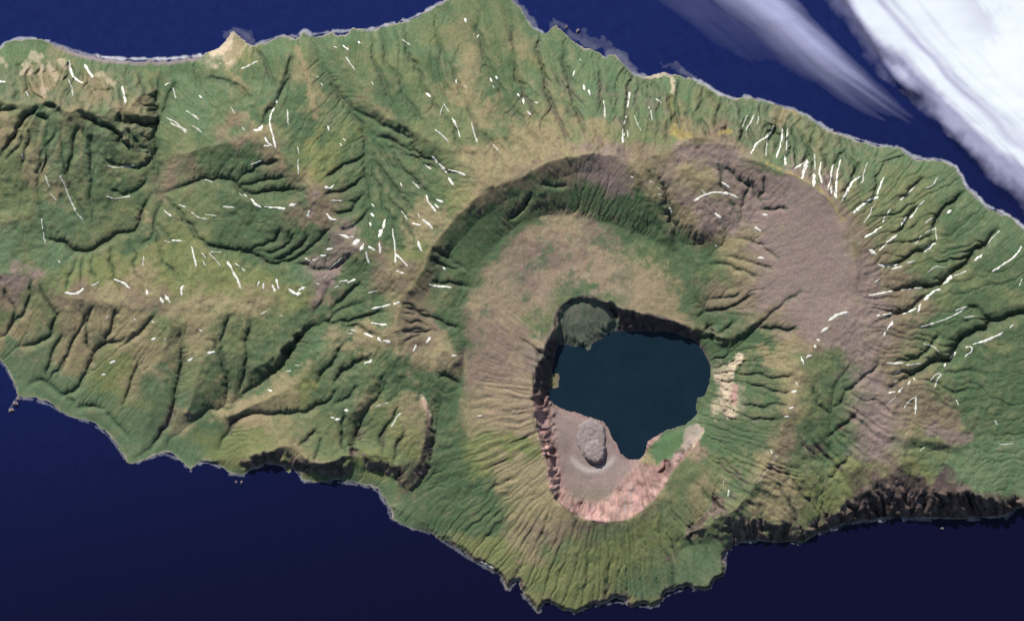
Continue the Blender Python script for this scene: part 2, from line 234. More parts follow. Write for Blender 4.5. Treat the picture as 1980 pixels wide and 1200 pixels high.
# extra strokes of land cover: (class, half width, strength, points)
STROKES = [
('w',7,.9,[(408,104),(425,92),(440,78),(452,66)]),('t',9,.8,[(440,112),(458,95),(465,80)]),
('w',4,.7,[(1252,150),(1270,146),(1285,142),(1298,150),(1302,165),(1300,180)]),('y',5,1,[(1298,185),(1297,210),(1299,240),(1304,262)]),
('Y',9,1,[(1300,245),(1305,260),(1316,264),(1326,252)]),('Y',4,.8,[(1392,258),(1412,256)]),('t',7,.7,[(1318,262),(1330,245),(1318,232)]),
('w',6,.9,[(1388,728),(1397,738),(1408,752)]),('w',7,1,[(1428,693),(1416,706),(1410,720)]),('w',8,.95,[(1402,745),(1405,765),(1402,785),(1412,798)]),
('w',5,.8,[(1395,795),(1412,803),(1425,800)]),('k',5,.8,[(1420,780),(1416,765),(1420,745)]),
('w',4,.7,[(1350,822),(1360,835),(1345,850),(1325,872)]),('k',6,.7,[(1345,845),(1322,876),(1302,902)]),
('w',5,.8,[(815,765),(822,780),(830,800)]),('k',4,.6,[(816,770),(829,800),(828,830)]),('t',3,.7,[(812,775),(824,800)]),('c',5,.7,[(828,835),(824,870),(812,905),(796,930)]),('c',4,.5,[(838,850),(832,880)]),
('Y',3,.6,[(1480,318),(1530,338),(1575,360),(1605,390),(1625,425)]),
('t',3,.9,[(768,680),(765,640),(770,590),(785,565),(810,535),(825,500),(835,475),(865,440),(890,410),(920,385),(955,360),(1000,348)]),
('t',3,.8,[(1030,328),(1070,309),(1120,298),(1160,296)]),('t',4,.7,[(1540,740),(1530,780),(1515,820),(1500,860),(1480,900)]),
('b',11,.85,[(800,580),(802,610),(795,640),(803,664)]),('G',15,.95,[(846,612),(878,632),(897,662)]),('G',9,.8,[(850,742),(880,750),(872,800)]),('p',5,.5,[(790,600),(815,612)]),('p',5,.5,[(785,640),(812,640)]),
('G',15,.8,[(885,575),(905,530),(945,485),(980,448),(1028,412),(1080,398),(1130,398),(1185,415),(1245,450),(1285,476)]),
('t',3.5,.5,[(88,235),(80,270),(70,310),(60,345)]),('t',3.5,.5,[(140,236),(124,262),(112,310)]),('t',3.5,.5,[(160,226),(158,262),(160,310)]),('t',3,.6,[(190,224),(214,238),(242,264),(266,293)]),('t',7,.55,[(262,205),(285,190),(300,182)]),('t',3.5,.5,[(60,212),(38,246),(10,294)]),('t',4,.4,[(205,305),(215,330),(232,348)]),('t',3,.5,[(238,215),(266,224),(298,227)]),
('w',8,.5,[(48,140),(60,120),(64,105)]),('w',7,.55,[(50,130),(62,145),(68,148)]),('w',7,.5,[(95,130),(105,148),(118,152)]),('w',6,.5,[(118,118),(128,132)]),
('w',6,.5,[(75,110),(78,138),(85,160),(92,188)]),('w',5,.5,[(185,148),(200,142),(212,155),(222,162)]),('w',6,.4,[(0,112),(10,125)]),
('t',5,.9,[(575,95),(588,125),(596,160),(606,200),(613,230)]),('t',5,.6,[(450,145),(462,158),(478,172)]),('t',5,.7,[(490,262),(520,285),(548,310),(552,335)]),
('p',6,.8,[(612,375),(608,395),(600,420)]),('p',7,.8,[(690,478),(660,500),(635,545),(612,580)]),
('Y',7,.22,[(600,275),(615,265),(620,250)]),('Y',6,.2,[(650,330),(600,340),(570,330)]),('y',9,.6,[(330,575),(400,560),(470,565),(540,570)]),
('t',6,.6,[(430,790),(480,778),(540,760),(590,722),(597,700)]),('Y',5,.3,[(590,745),(600,730),(612,745)]),('t',6,.6,[(635,650),(690,645),(740,655)]),
('t',5,.7,[(690,805),(700,780),(715,765)]),('t',5,.6,[(755,800),(775,775),(795,760)]),('y',14,.6,[(415,870),(440,870),(480,865)]),
('k',7,.6,[(1055,880),(1070,910)]),('w',5,.45,[(1220,960),(1240,945),(1255,930)]),('t',6,.6,[(1100,950),(1150,962)]),
('p',14,.7,[(1840,850),(1870,855),(1800,835)]),('b',10,.6,[(1780,800),(1840,815)]),('p',12,.5,[(1700,820),(1720,870)]),
('G',14,.8,[(1130,560),(1110,590)]),('r',10,.8,[(1120,600),(1160,625)]),('G',10,.7,[(1340,560),(1320,600)]),
('t',5,.6,[(1210,500),(1230,525),(1250,560)]),('t',4,.7,[(1255,500),(1275,540)]),('t',4,.7,[(1170,460),(1195,500),(1205,530)]),
('y',7,.7,[(1068,725),(1076,745)]),('w',4,.4,[(1080,640),(1075,655)]),('g',12,.8,[(1275,870),(1310,845)]),('g',10,.8,[(1280,885),(1310,860)]),
('t',12,.6,[(860,670),(875,695),(850,700)]),('G',12,.9,[(760,700),(770,740),(755,770)]),
('w',3,.55,[(1465,930),(1500,880)]),('k',5,.5,[(1075,965),(1130,995)]),('w',4,.35,[(1135,900),(1155,905)]),
]
PAL['Y'] = (.26,.215,.075)

# snow patches by region: (region phrase, [(width, points), ...])
SNOW = [
("on the green lobes north of the western peak", [(7,[(134,118),(138,142),(148,154),(162,161)]),(7,[(165,126),(171,138),(180,150)]),(4,[(135,155),(141,170),(145,186)]),(8,[(238,170),(242,184),(245,200)]),(5,[(54,180),(59,188)]),(7,[(-2,157),(12,160)])]),
("on the slope east of the straight north valley", [(5,[(320,165),(329,160)]),(4,[(335,170),(340,190)]),(4,[(362,215),(372,222),(386,233)]),(5,[(323,228),(342,238),(352,248),(364,254)]),(5,[(332,238),(350,248),(360,257)]),(4,[(374,245),(384,249),(391,257)]),(6,[(387,186),(391,189)]),(4,[(448,209),(454,220)])]),
("on the ridges south of the sandy headland", [(5,[(468,134),(484,126),(498,119)]),(6,[(531,210),(524,222),(523,240),(529,262),(535,287)]),(6,[(536,194),(536,199)]),(10,[(494,253),(503,254),(508,246)]),(6,[(471,249),(474,252)]),(7,[(515,268),(518,276),(526,283)]),(6,[(513,284),(522,284)]),(5,[(557,214),(558,226),(559,242)]),(4,[(577,286),(580,299)]),(5,[(578,310),(579,338)])]),
("on the coastal slope east of the sandy headland", [(6,[(613,149),(616,151)]),(5,[(622,162),(624,166)]),(5,[(670,112),(677,122),(686,136)]),(6,[(647,91),(650,93)]),(6,[(693,81),(696,84)]),(4,[(719,160),(722,166)]),(6,[(664,89),(673,97)]),(6,[(635,245),(637,253)]),(6,[(665,270),(668,273)]),(6,[(660,279),(662,283)]),(5,[(779,77),(792,88)])]),
("on the northern flank between coast and caldera rim", [(7,[(900,37),(901,43)]),(6,[(925,69),(923,73)]),(8,[(949,152),(951,158)]),(7,[(959,150),(960,153)]),(5,[(953,167),(954,171)]),(6,[(882,155),(883,159)]),(5,[(898,168),(901,171)]),(8,[(1001,183),(1004,187)]),(9,[(1011,193),(1012,200)]),(5,[(1035,199),(1040,200)]),(7,[(1021,217),(1026,223)])]),
("on the slope above the northern caldera rim", [(7,[(826,182),(832,187)]),(4,[(857,205),(852,222)]),(4,[(859,202),(868,217)]),(6,[(875,231),(883,246),(890,265)]),(5,[(842,253),(858,264),(867,276)]),(5,[(913,240),(916,257),(923,276)]),(3,[(954,281),(967,297)])]),
("on the green slope below the northern headland", [(7,[(1111,139),(1108,146)]),(4,[(1121,115),(1124,118)]),(8,[(1129,166),(1130,173)]),(8,[(1138,176),(1140,184)]),(5,[(1166,196),(1169,208),(1169,228)])]),
("in the gullies west of the yellow stained ravine", [(6,[(1217,180),(1216,192)]),(6,[(1215,196),(1213,208)]),(5,[(1210,226),(1206,242)]),(6,[(1204,252),(1203,277)]),(5,[(1212,254),(1213,266)]),(4,[(1255,208),(1260,232)]),(3,[(1226,226),(1238,254)]),(5,[(1269,192),(1277,199)])]),
("above the northeastern rim in the combed gullies", [(5,[(1444,224),(1435,246)]),(5,[(1457,224),(1450,236),(1441,253)]),(4,[(1466,226),(1463,241)]),(6,[(1495,244),(1490,258),(1478,268),(1460,278),(1450,298)]),(5,[(1482,272),(1479,302)]),(6,[(1512,250),(1510,276),(1499,306)]),(5,[(1522,249),(1519,292)]),(6,[(1515,303),(1517,320)]),(9,[(1558,312),(1554,326),(1548,347)]),(6,[(1535,326),(1552,317)])]),
("along the comb under the northeastern rim", [(9,[(1572,338),(1570,361)]),(5,[(1573,300),(1574,328)]),(6,[(1586,316),(1581,334),(1586,354)]),(6,[(1609,320),(1604,345),(1598,368)]),(6,[(1623,310),(1616,340),(1614,383)]),(6,[(1605,362),(1604,374)]),(6,[(1611,372),(1613,382)]),(5,[(1676,316),(1668,335),(1668,350),(1663,354)]),(7,[(1661,342),(1646,352),(1638,368),(1626,388)])]),
("on the brown slope inside the northeastern rim", [(7,[(1342,389),(1360,377),(1388,372),(1412,376),(1425,384)]),(5,[(1357,368),(1363,378)]),(6,[(1395,354),(1409,364)]),(7,[(1381,413),(1393,422)]),(6,[(1293,402),(1298,412)]),(5,[(1256,352),(1259,353)]),(5,[(1272,365),(1275,368)]),(5,[(1272,377),(1276,379)]),(6,[(1219,343),(1222,345)]),(6,[(1474,416),(1481,416)]),(7,[(1459,440),(1469,447)]),(6,[(1465,499),(1475,499)]),(5,[(1383,475),(1386,478)])]),
("on the upper eastern flank near the rim", [(7,[(1708,345),(1699,362),(1695,376)]),(9,[(1695,381),(1682,386),(1664,398),(1648,412)]),(5,[(1684,402),(1679,416),(1668,432)]),(6,[(1720,406),(1714,416)]),(5,[(1709,420),(1704,431)]),(7,[(1701,440),(1686,450),(1670,459)]),(6,[(1731,456),(1716,466),(1698,484)]),(11,[(1679,484),(1688,491)]),(6,[(1695,512),(1712,514),(1731,511)]),(6,[(1740,515),(1722,521)]),(4,[(1698,540),(1689,546)]),(6,[(1678,571),(1696,568),(1712,564),(1722,563)])]),
("on the lower eastern flank towards the fog bank", [(5,[(1769,359),(1758,373),(1740,387)]),(4,[(1812,344),(1804,358),(1790,365)]),(5,[(1786,389),(1774,400),(1765,414)]),(8,[(1763,416),(1758,421)]),(8,[(1751,421),(1742,435)]),(4,[(1801,422),(1789,432)]),(9,[(1832,411),(1838,408)]),(4,[(1807,441),(1788,450)]),(4,[(1808,441),(1810,464)]),(4,[(1780,456),(1768,472)]),(8,[(1806,471),(1796,477),(1785,486)]),(5,[(1768,504),(1751,509)])]),
("beside the dark ravine on the eastern flank", [(4,[(1932,447),(1921,457),(1906,475)]),(7,[(1897,493),(1884,503)]),(6,[(1975,477),(1966,492),(1945,508),(1918,525)]),(4,[(1826,518),(1808,515),(1791,526)]),(5,[(1866,525),(1844,533)]),(9,[(1838,534),(1824,548)]),(4,[(1740,561),(1755,558),(1782,556)]),(8,[(1815,559),(1800,565),(1786,579)]),(6,[(1777,588),(1773,602)]),(6,[(1768,597),(1744,606)]),(5,[(1867,593),(1846,601)]),(4,[(1976,540),(1970,551)])]),
("along the inner eastern ridge of the caldera", [(8,[(1637,604),(1620,606),(1600,619)]),(8,[(1597,634),(1586,640)]),(8,[(1578,656),(1582,659)]),(7,[(1572,668),(1574,672)]),(9,[(1558,690),(1565,686)]),(7,[(1547,690),(1551,703)]),(5,[(1537,739),(1539,743)]),(7,[(1530,757),(1537,755)]),(7,[(1524,788),(1531,787)]),(7,[(1516,805),(1522,804)]),(5,[(1489,868),(1491,875)])]),
("on the brown saddle east of the caldera rim", [(6,[(1693,611),(1698,610)]),(7,[(1704,609),(1722,606)]),(8,[(1722,622),(1713,636)]),(6,[(1708,642),(1706,648)]),(5,[(1861,597),(1846,608),(1825,618),(1778,632)]),(4,[(1864,614),(1881,611)]),(4,[(1784,664),(1798,668),(1808,674),(1814,682)])]),
("beside the southern dark ravine on the eastern flank", [(5,[(1959,628),(1952,633)]),(7,[(1936,642),(1922,651),(1902,659),(1880,665)]),(6,[(1866,671),(1877,669),(1877,680),(1864,688)]),(7,[(1846,681),(1834,692)]),(7,[(1826,703),(1824,707)]),(5,[(1815,721),(1805,725),(1797,735)]),(5,[(1817,723),(1809,735),(1805,748)]),(5,[(1764,730),(1766,735)]),(6,[(1756,737),(1753,742)]),(7,[(1741,749),(1735,756)]),(5,[(1770,766),(1756,773),(1744,788)]),(6,[(1768,767),(1768,782),(1766,799)])]),
("in the streak row on the brown eastern slope", [(5,[(1712,701),(1728,702),(1743,700)]),(5,[(1750,705),(1778,703)]),(5,[(1725,722),(1737,718)]),(4,[(1727,738),(1733,734)]),(6,[(1716,758),(1727,757)]),(4,[(1729,767),(1714,778)])]),
("on the grassy southeastern slope", [(6,[(1846,773),(1851,780)]),(5,[(1922,813),(1926,819)]),(4,[(1930,857),(1944,859),(1957,857)]),(4,[(1784,864),(1777,870)]),(5,[(1408,946),(1407,958)]),(4,[(1398,930),(1398,935)])]),
("in the western basin north of the forked valley", [(6,[(488,320),(506,313)]),(4,[(398,348),(412,352)]),(5,[(465,375),(470,379)]),(5,[(474,377),(479,380)]),(7,[(488,386),(494,395),(506,401)]),(6,[(514,401),(534,402),(552,404)]),(10,[(563,398),(573,396)]),(5,[(434,400),(453,402)]),(5,[(399,415),(419,418)]),(7,[(599,409),(597,419)])]),
("in the fan of gullies west of the caldera", [(7,[(631,362),(640,366),(646,359)]),(5,[(641,389),(661,389)]),(7,[(633,415),(641,424),(650,426)]),(9,[(659,454),(675,460)]),(6,[(680,458),(684,458)]),(11,[(685,472),(696,465)]),(11,[(704,473),(699,484)]),(9,[(715,478),(724,484)]),(8,[(746,426),(742,442)]),(11,[(739,446),(734,457)]),(7,[(735,471),(737,489)]),(7,[(719,414),(723,418)])]),
("on the green slope just outside the western rim", [(7,[(716,432),(717,436)]),(7,[(709,488),(714,508)]),(6,[(760,444),(762,462),(766,484),(765,508)]),(6,[(767,492),(777,502),(788,514)]),(7,[(769,523),(780,529)]),(7,[(720,396),(723,399)]),(7,[(775,356),(777,361)]),(5,[(777,409),(788,424)]),(10,[(809,469),(816,484)])]),
("along the purple ridge west of the caldera", [(6,[(592,500),(602,506)]),(5,[(606,503),(616,502)]),(6,[(622,495),(631,494)]),(7,[(634,483),(643,481)]),(4,[(662,500),(648,512),(638,520)]),(4,[(633,533),(628,538)]),(5,[(613,548),(618,549)]),(5,[(658,545),(672,543)]),(7,[(674,547),(687,541)]),(4,[(647,557),(655,553)])]),
("along the eastern part of the tan southern divide", [(9,[(560,560),(569,567),(581,568)]),(9,[(580,561),(590,556)]),(8,[(529,552),(532,562)]),(6,[(535,540),(541,557)]),(8,[(503,546),(500,551)]),(8,[(511,549),(511,557)]),(8,[(442,507),(452,524)]),(6,[(453,526),(460,540),(467,556)]),(4,[(407,490),(428,514)]),(5,[(456,510),(464,514)]),(6,[(470,520),(474,523)]),(4,[(410,487),(428,488)])]),
("in the northern basin in the far west", [(5,[(211,322),(224,327),(238,323),(262,322)]),(5,[(209,381),(222,386),(236,383),(252,380)]),(5,[(90,340),(98,362)]),(4,[(101,376),(111,388)]),(5,[(119,342),(130,362),(136,382),(148,406)]),(5,[(145,402),(150,412),(161,425)]),(5,[(83,424),(85,444)]),(5,[(86,450),(90,470)]),(5,[(47,300),(48,309)])]),
("in the tributary gullies of the western basin", [(6,[(319,408),(332,418)]),(5,[(348,397),(361,401)]),(4,[(372,412),(384,421),(401,424)]),(4,[(320,466),(330,469)]),(6,[(335,465),(352,467)]),(6,[(372,478),(377,496),(381,514)]),(5,[(279,496),(278,514)]),(5,[(393,490),(398,498)]),(6,[(395,506),(398,512)]),(4,[(115,505),(119,508)])]),
("along the western end of the tan southern divide", [(8,[(224,540),(236,546),(246,549)]),(6,[(243,548),(253,557)]),(7,[(129,566),(144,570),(156,565),(163,558)]),(5,[(180,553),(193,546)]),(8,[(285,562),(286,568)]),(9,[(312,577),(317,584)]),(8,[(322,571),(330,584)]),(8,[(357,553),(352,558),(353,570)])]),
("on the tan slopes above the southwestern coast", [(8,[(214,701),(223,699)]),(7,[(199,724),(204,724)]),(5,[(262,616),(265,619)]),(6,[(295,656),(302,654)]),(5,[(296,621),(300,623)]),(7,[(366,697),(373,692)]),(6,[(387,638),(391,641)]),(5,[(320,654),(323,657)]),(9,[(405,682),(415,680)]),(4,[(208,616),(212,612)])]),
("on the ridges just southwest of the caldera rim", [(6,[(719,624),(734,626),(748,628)]),(5,[(679,637),(690,639)]),(8,[(707,645),(720,650)]),(10,[(732,653),(738,659)]),(9,[(744,658),(754,661)]),(7,[(706,702),(720,696)]),(6,[(721,597),(738,593),(755,588)]),(7,[(763,588),(773,584)]),(4,[(714,566),(729,563)]),(5,[(673,645),(682,645)])]),
("on the folded slopes below the triangular green spur", [(8,[(668,792),(673,793)]),(6,[(641,806),(646,807)]),(8,[(650,810),(659,810)]),(5,[(775,798),(766,808),(757,824)]),(4,[(741,778),(751,778)]),(4,[(728,786),(736,783)]),(5,[(556,717),(563,717)]),(6,[(520,753),(525,755)]),(4,[(573,705),(580,706)]),(5,[(507,607),(516,603)]),(5,[(544,610),(547,612)])]),
("on the green slope outside the northwestern rim", [(7,[(838,304),(846,316)]),(9,[(850,319),(864,334)]),(6,[(868,330),(884,334),(899,340)]),(7,[(869,346),(876,358)]),(6,[(825,379),(831,394),(843,409)]),(6,[(845,387),(857,392)]),(6,[(842,396),(848,402)]),(5,[(800,353),(811,365)]),(7,[(817,425),(829,433),(836,442)]),(6,[(799,432),(814,436)]),(5,[(810,414),(812,421)]),(4,[(823,320),(834,328)])]),
("inside the western part of the caldera", [(6,[(858,517),(861,520)]),(7,[(832,550),(846,554),(858,553),(873,556)]),(8,[(832,653),(826,662)]),(7,[(805,668),(801,678)]),(8,[(876,687),(882,687)]),(6,[(925,803),(931,803)]),(5,[(838,507),(842,507)])]),
]
COAST_SNOW = (8,[(931,1086),(943,1091),(953,1098)])

# ------------------------------------------------------------------ grid helpers
DX = 2.0
GX0, GX1, GY0, GY1 = -170, 2140, -50, 1210
NX, NY = int((GX1-GX0)/DX)+1, int((GY1-GY0)/DX)+1
PX, PY = np.meshgrid(GX0 + DX*np.arange(NX), GY0 + DX*np.arange(NY))

def zoom_to(a, ny, nx):
    sy, sx = np.linspace(0, a.shape[0]-1, ny), np.linspace(0, a.shape[1]-1, nx)
    y0 = np.minimum(sy.astype(int), a.shape[0]-2); x0 = np.minimum(sx.astype(int), a.shape[1]-2)
    fy = (sy-y0)[:,None]; fx = (sx-x0)[None,:]
    r0 = a[y0]; r1 = a[y0+1]
    r = r0*(1-fy)+r1*fy
    return r[:,x0]*(1-fx)+r[:,x0+1]*fx

def smooth_noise(px, py, cell, seed):
    r = np.random.default_rng(seed)
    T = r.standard_normal((256,256))
    x = px/cell + 1000.3; y = py/cell + 1000.7
    xi = np.floor(x).astype(int); yi = np.floor(y).astype(int)
    fx = x-xi; fy = y-yi
    fx = fx*fx*fx*(fx*(fx*6-15)+10); fy = fy*fy*fy*(fy*(fy*6-15)+10)
    g = lambda a,b: T[(yi+b)&255,(xi+a)&255]
    return (g(0,0)*(1-fx)+g(1,0)*fx)*(1-fy)+(g(0,1)*(1-fx)+g(1,1)*fx)*fy

def fbm(px, py, cell, octaves, seed, gain=.5):
    t = np.zeros_like(px, dtype=float); a = 1.0
    for o in range(octaves):
        t += a*smooth_noise(px, py, cell/2**o, seed+o*17); a *= gain
    return t

def inside(poly, px, py):
    res = np.zeros(px.shape, bool)
    n = len(poly)
    for i in range(n):
        x0,y0 = poly[i]; x1,y1 = poly[(i+1)%n]
        if y0 == y1: continue
        c = ((y0 > py) != (y1 > py))
        if not c.any(): continue
        xc = (x1-x0)*(py-y0)/(y1-y0)+x0
        res ^= c & (px < xc)
    return res

def resample(pts, step):
    p = np.array(pts, float)
    if len(p) == 1: return p
    seg = np.linalg.norm(np.diff(p[:,:2],axis=0),axis=1); s = np.r_[0,np.cumsum(seg)]
    n = max(2, int(s[-1]/step)+1); t = np.linspace(0,s[-1],n)
    return np.stack([np.interp(t,s,p[:,k]) for k in range(p.shape[1])],1)

def smooth_line(pts, it=2):
    p = np.array(pts, float)
    for _ in range(it):
        if len(p) < 3: break
        q = [p[0]]
        for a,b in zip(p[:-1],p[1:]):
            q += [a*.75+b*.25, a*.25+b*.75]
        q.append(p[-1]); p = np.array(q)
    return p

def jag(poly, step, amp, seed):
    p = resample(list(poly)+[poly[0]], step)[:-1]
    n1 = fbm(p[:,0], p[:,1], 14, 3, seed); n2 = fbm(p[:,0], p[:,1], 14, 3, seed+91)
    return [(x+amp*a, y+amp*b) for (x,y),a,b in zip(p,n1,n2)]

def dist_to_lines(lines, maxd):
    """distance to a set of polylines, and the value (third column) of the nearest point"""
    D = np.full((NY,NX), 1e9); V = np.zeros((NY,NX))
    for pts in lines:
        r = resample(pts, 1.5)
        for row in r:
            x,y = row[0],row[1]
            i0 = max(0,int((x-maxd-GX0)/DX)); i1 = min(NX,int((x+maxd-GX0)/DX)+2)
            j0 = max(0,int((y-maxd-GY0)/DX)); j1 = min(NY,int((y+maxd-GY0)/DX)+2)
            if i0>=i1 or j0>=j1: continue
            d = np.hypot(PX[j0:j1,i0:i1]-x, PY[j0:j1,i0:i1]-y)
            sub = D[j0:j1,i0:i1]; m = d < sub
            sub[m] = d[m]
            if len(row) > 2: V[j0:j1,i0:i1][m] = row[2]
    return D, V

def box_blur(a, r, it=1):
    for _ in range(it):
        for ax in (0,1):
            n = a.shape[ax]
            p = np.concatenate([np.repeat(a.take([0],ax),r+1,ax), a, np.repeat(a.take([-1],ax),r,ax)],ax)
            c = np.cumsum(p,ax)
            a = (c.take(range(2*r+1,2*r+1+n),ax)-c.take(range(0,n),ax))/(2*r+1)
    return a

def sstep(a, b, x):
    t = np.clip((x-a)/(b-a),0,1); return t*t*(3-2*t)

# ------------------------------------------------------------------ masks
COASTJ = jag(COAST, 4, 1.3, 5)
LAKEJ = jag(LAKE, 4, .8, 9)
land = inside(COASTJ, PX, PY)
lake = inside(LAKEJ, PX, PY)

# ------------------------------------------------------------------ base relief: harmonic between the height lines
def constraints(dx):
    nx, ny = int((GX1-GX0)/dx)+1, int((GY1-GY0)/dx)+1
    x, y = np.meshgrid(GX0+dx*np.arange(nx), GY0+dx*np.arange(ny))
    s = np.zeros((ny,nx)); c = np.zeros((ny,nx))
    def put(pts):
        r = resample(pts, dx*.4)
        i = np.rint((r[:,0]-GX0)/dx).astype(int); j = np.rint((r[:,1]-GY0)/dx).astype(int)
        ok = (i>=0)&(i<nx)&(j>=0)&(j<ny)
        np.add.at(s,(j[ok],i[ok]),r[ok,2]); np.add.at(c,(j[ok],i[ok]),1)
    for l in LINES:
        q = smooth_line(l,1)
        r = resample(q, 3.0)
        # a little wander so no line runs ruler straight
        r[:,0] += 2.2*fbm(r[:,0],r[:,1],26,2,31); r[:,1] += 2.2*fbm(r[:,0],r[:,1],26,2,57)
        r[:,2] += 1.5*fbm(r[:,0],r[:,1],40,2,77)*np.clip(r[:,2]/40,0,1)
        put(r)
    m = c > 0
    z = np.where(m, s/np.maximum(c,1), 0)
    sea = ~inside(COASTJ, x, y); lk = inside(LAKEJ, x, y)
    z[sea] = -1.5; z[lk] = LAKE_Z-1.5
    return z, m|sea|lk

_r = np.array(LINES[0],float); _r = resample(_r, 6)
_k = (_r[:,0] > 760) & (_r[:,0] < 1200) & (np.cumsum(np.r_[0,np.hypot(*np.diff(_r[:,:2],axis=0).T)]) > 70)
_v = np.array([1190,620.])-_r[:,:2]; _v /= np.linalg.norm(_v,axis=1)[:,None]
_q = _r.copy(); _q[:,:2] += _v*40; _q[:,2] -= 21*np.clip((_q[:,2]-66)/12,.45,1)
LINES.append([tuple(p_) for p_ in _q[_k][:np.argmax(_q[_k][:,0] > 1185) or None]])
z = None
for dx in (32,16,8,4,2):
    zc, m = constraints(dx)
    if z is None: z = np.where(m, zc, 30.0)
    else: z = np.where(m, zc, zoom_to(z, *zc.shape))
    for it in range({32:400,16:250,8:160,4:100,2:60}[dx]):
        p = np.pad(z,1,mode='edge')
        a = .25*(p[:-2,1:-1]+p[2:,1:-1]+p[1:-1,:-2]+p[1:-1,2:])
        z = np.where(m, zc, z+(a-z)*.98)
base = z.copy()
free = land & ~lake

# distance from the shore (chamfer)
def chamfer(mask, n):
    d = np.where(mask, 0.0, 1e6)
    for _ in range(n):
        p = np.pad(d,1,mode='edge')
        o = np.minimum.reduce([p[:-2,1:-1],p[2:,1:-1],p[1:-1,:-2],p[1:-1,2:]])+DX
        q = np.minimum.reduce([p[:-2,:-2],p[2:,2:],p[2:,:-2],p[:-2,2:]])+DX*1.414
        d = np.minimum(d, np.minimum(o,q))
    return np.minimum(d, n*DX)
d_sea = chamfer(~land, 40)
d_land = chamfer(land, 24)
d_lake = chamfer(lake, 20)

RIM_ = [(1345,640),(1320,627),(1290,616),(1240,606),(1195,596),(1160,577),(1130,570),(1100,575),(1075,597),(1063,640),(1052,680),(1036,715),(1030,750),(1031,785),
 (1038,820),(1043,850),(1056,880),(1060,915),(1062,942),(1078,967),(1104,987),(1132,1001),(1165,1008),(1200,1005),(1235,990),(1265,965),(1285,935),(1300,905),(1322,880),
 (1300,872),(1270,893),(1245,893),(1226,905),(1250,870),(1350,760),(1372,700)]
# ash flat stays smooth
FLAT = [(1062,780),(1075,790),(1110,798),(1150,810),(1172,818),(1190,858),(1212,888),(1240,890),(1226,903),(1200,932),(1178,956),(1150,972),(1112,962),(1088,944),(1080,890),(1066,840)]
flat = inside(FLAT, PX, PY)
calm = box_blur(flat.astype(float), 3, 2)

ashy = np.exp(-(((PX-1555)/105)**2+((PY-500)/165)**2)**2)
nww = box_blur(inside([(1205,303),(1150,295),(1070,308),(1010,343),(920,383),(835,473),(785,563),(766,640),(830,650),(850,560),(950,480),(1030,420),(1130,405),(1240,445)],PX,PY).astype(float),4,2)
rough = (1-.75*ashy)*(1-.6*nww)*np.clip(z/45,0.15,1.2)*sstep(0,30,d_sea)*(1-calm)*sstep(0,10,d_lake)
coney = np.exp(-(((PX-1120)/240)**2+((PY-760)/330)**2)**3)
rough = rough*(1-.6*coney)
z = z + rough*(1.05*fbm(PX,PY,46,5,3,.55) - .45*np.abs(fbm(PX,PY,30,4,13)))*free

# gullies
CUTSUM = np.zeros((NY,NX)); CUTLINES = []
for d,w,pts in CUTS:
    r = smooth_line(pts,2)
    r = resample(r, 3.0)
    r[:,0] += 1.9*fbm(r[:,0],r[:,1],18,3,int(d)+w); r[:,1] += 1.9*fbm(r[:,0],r[:,1],18,3,int(d)+w+40)
    r[:,0] += 3.2*fbm(r[:,0],r[:,1],46,2,int(d*3)+w); r[:,1] += 3.2*fbm(r[:,0],r[:,1],46,2,int(d*3)+w+140)
    t = np.linspace(0,1,len(r)); amp = d*np.minimum(1,np.minimum(t/.15,(1-t)/.25+.15))
    CUTLINES.append(r); D, V = dist_to_lines([np.c_[r,amp]], w*2.6)
    cutf = np.where(D < w*2.6, V*(.75*np.maximum(0,1-D/(w*2.4))**1.3+.85*np.maximum(0,1-D/(w*.95))), 0)*free*sstep(0,14,d_sea)
    z = z - .6*cutf; CUTSUM = np.maximum(CUTSUM, cutf)

# flutes radiating from the crater and from the caldera
def flutes(cx, cy, n, seed, radial):
    th = np.arctan2(PY-cy, PX-cx); r = np.hypot(PX-cx, PY-cy)
    u = th*n/(2*np.pi)*8; v = r/radial
    return (1-np.abs(smooth_noise(u+1.3*fbm(PX,PY,44,3,seed+3,.5)*.42, v, 1.0, seed))*1.4)*(.45+.75*sstep(-.9,.9,fbm(PX,PY,50,3,seed+5)))
r1 = np.hypot(PX-1190, PY-790); 
south = sstep(160,230,r1)*(1-sstep(360,420,r1))*sstep(.0,.35,np.sin(np.arctan2(PY-790,PX-1190)))
west = sstep(140,175,r1)*(1-sstep(255,300,r1))*sstep(.5,.85,-np.cos(np.arctan2(PY-790,PX-1190)))
z = z + free*sstep(0,12,d_sea)*(np.maximum(south,west)*1.5*flutes(1190,780,26,201,80))
z = z + free*sstep(0,12,d_sea)*(np.maximum(south,west)*.8*flutes(1190,780,58,221,60))
r2 = np.hypot(PX-1330, PY-590)
out = sstep(330,370,r2)*(1-sstep(560,650,r2))*sstep(-.3,.1,np.cos(np.arctan2(PY-590,PX-1330)+.7))
z = z + free*sstep(0,16,d_sea)*out*1.2*flutes(1330,590,40,301,120)
# combed slopes on the north flank running down to the coast
north = sstep(690,760,PX)*(1-sstep(1200,1300,PX))*(1-sstep(290,330,PY))
uu = PX - .32*(PY-150)
z = z + free*sstep(0,16,d_sea)*north*2.6*(1-1.4*np.abs(smooth_noise(uu+8*smooth_noise(PX,PY,60,411),PY*.16,22,412)))
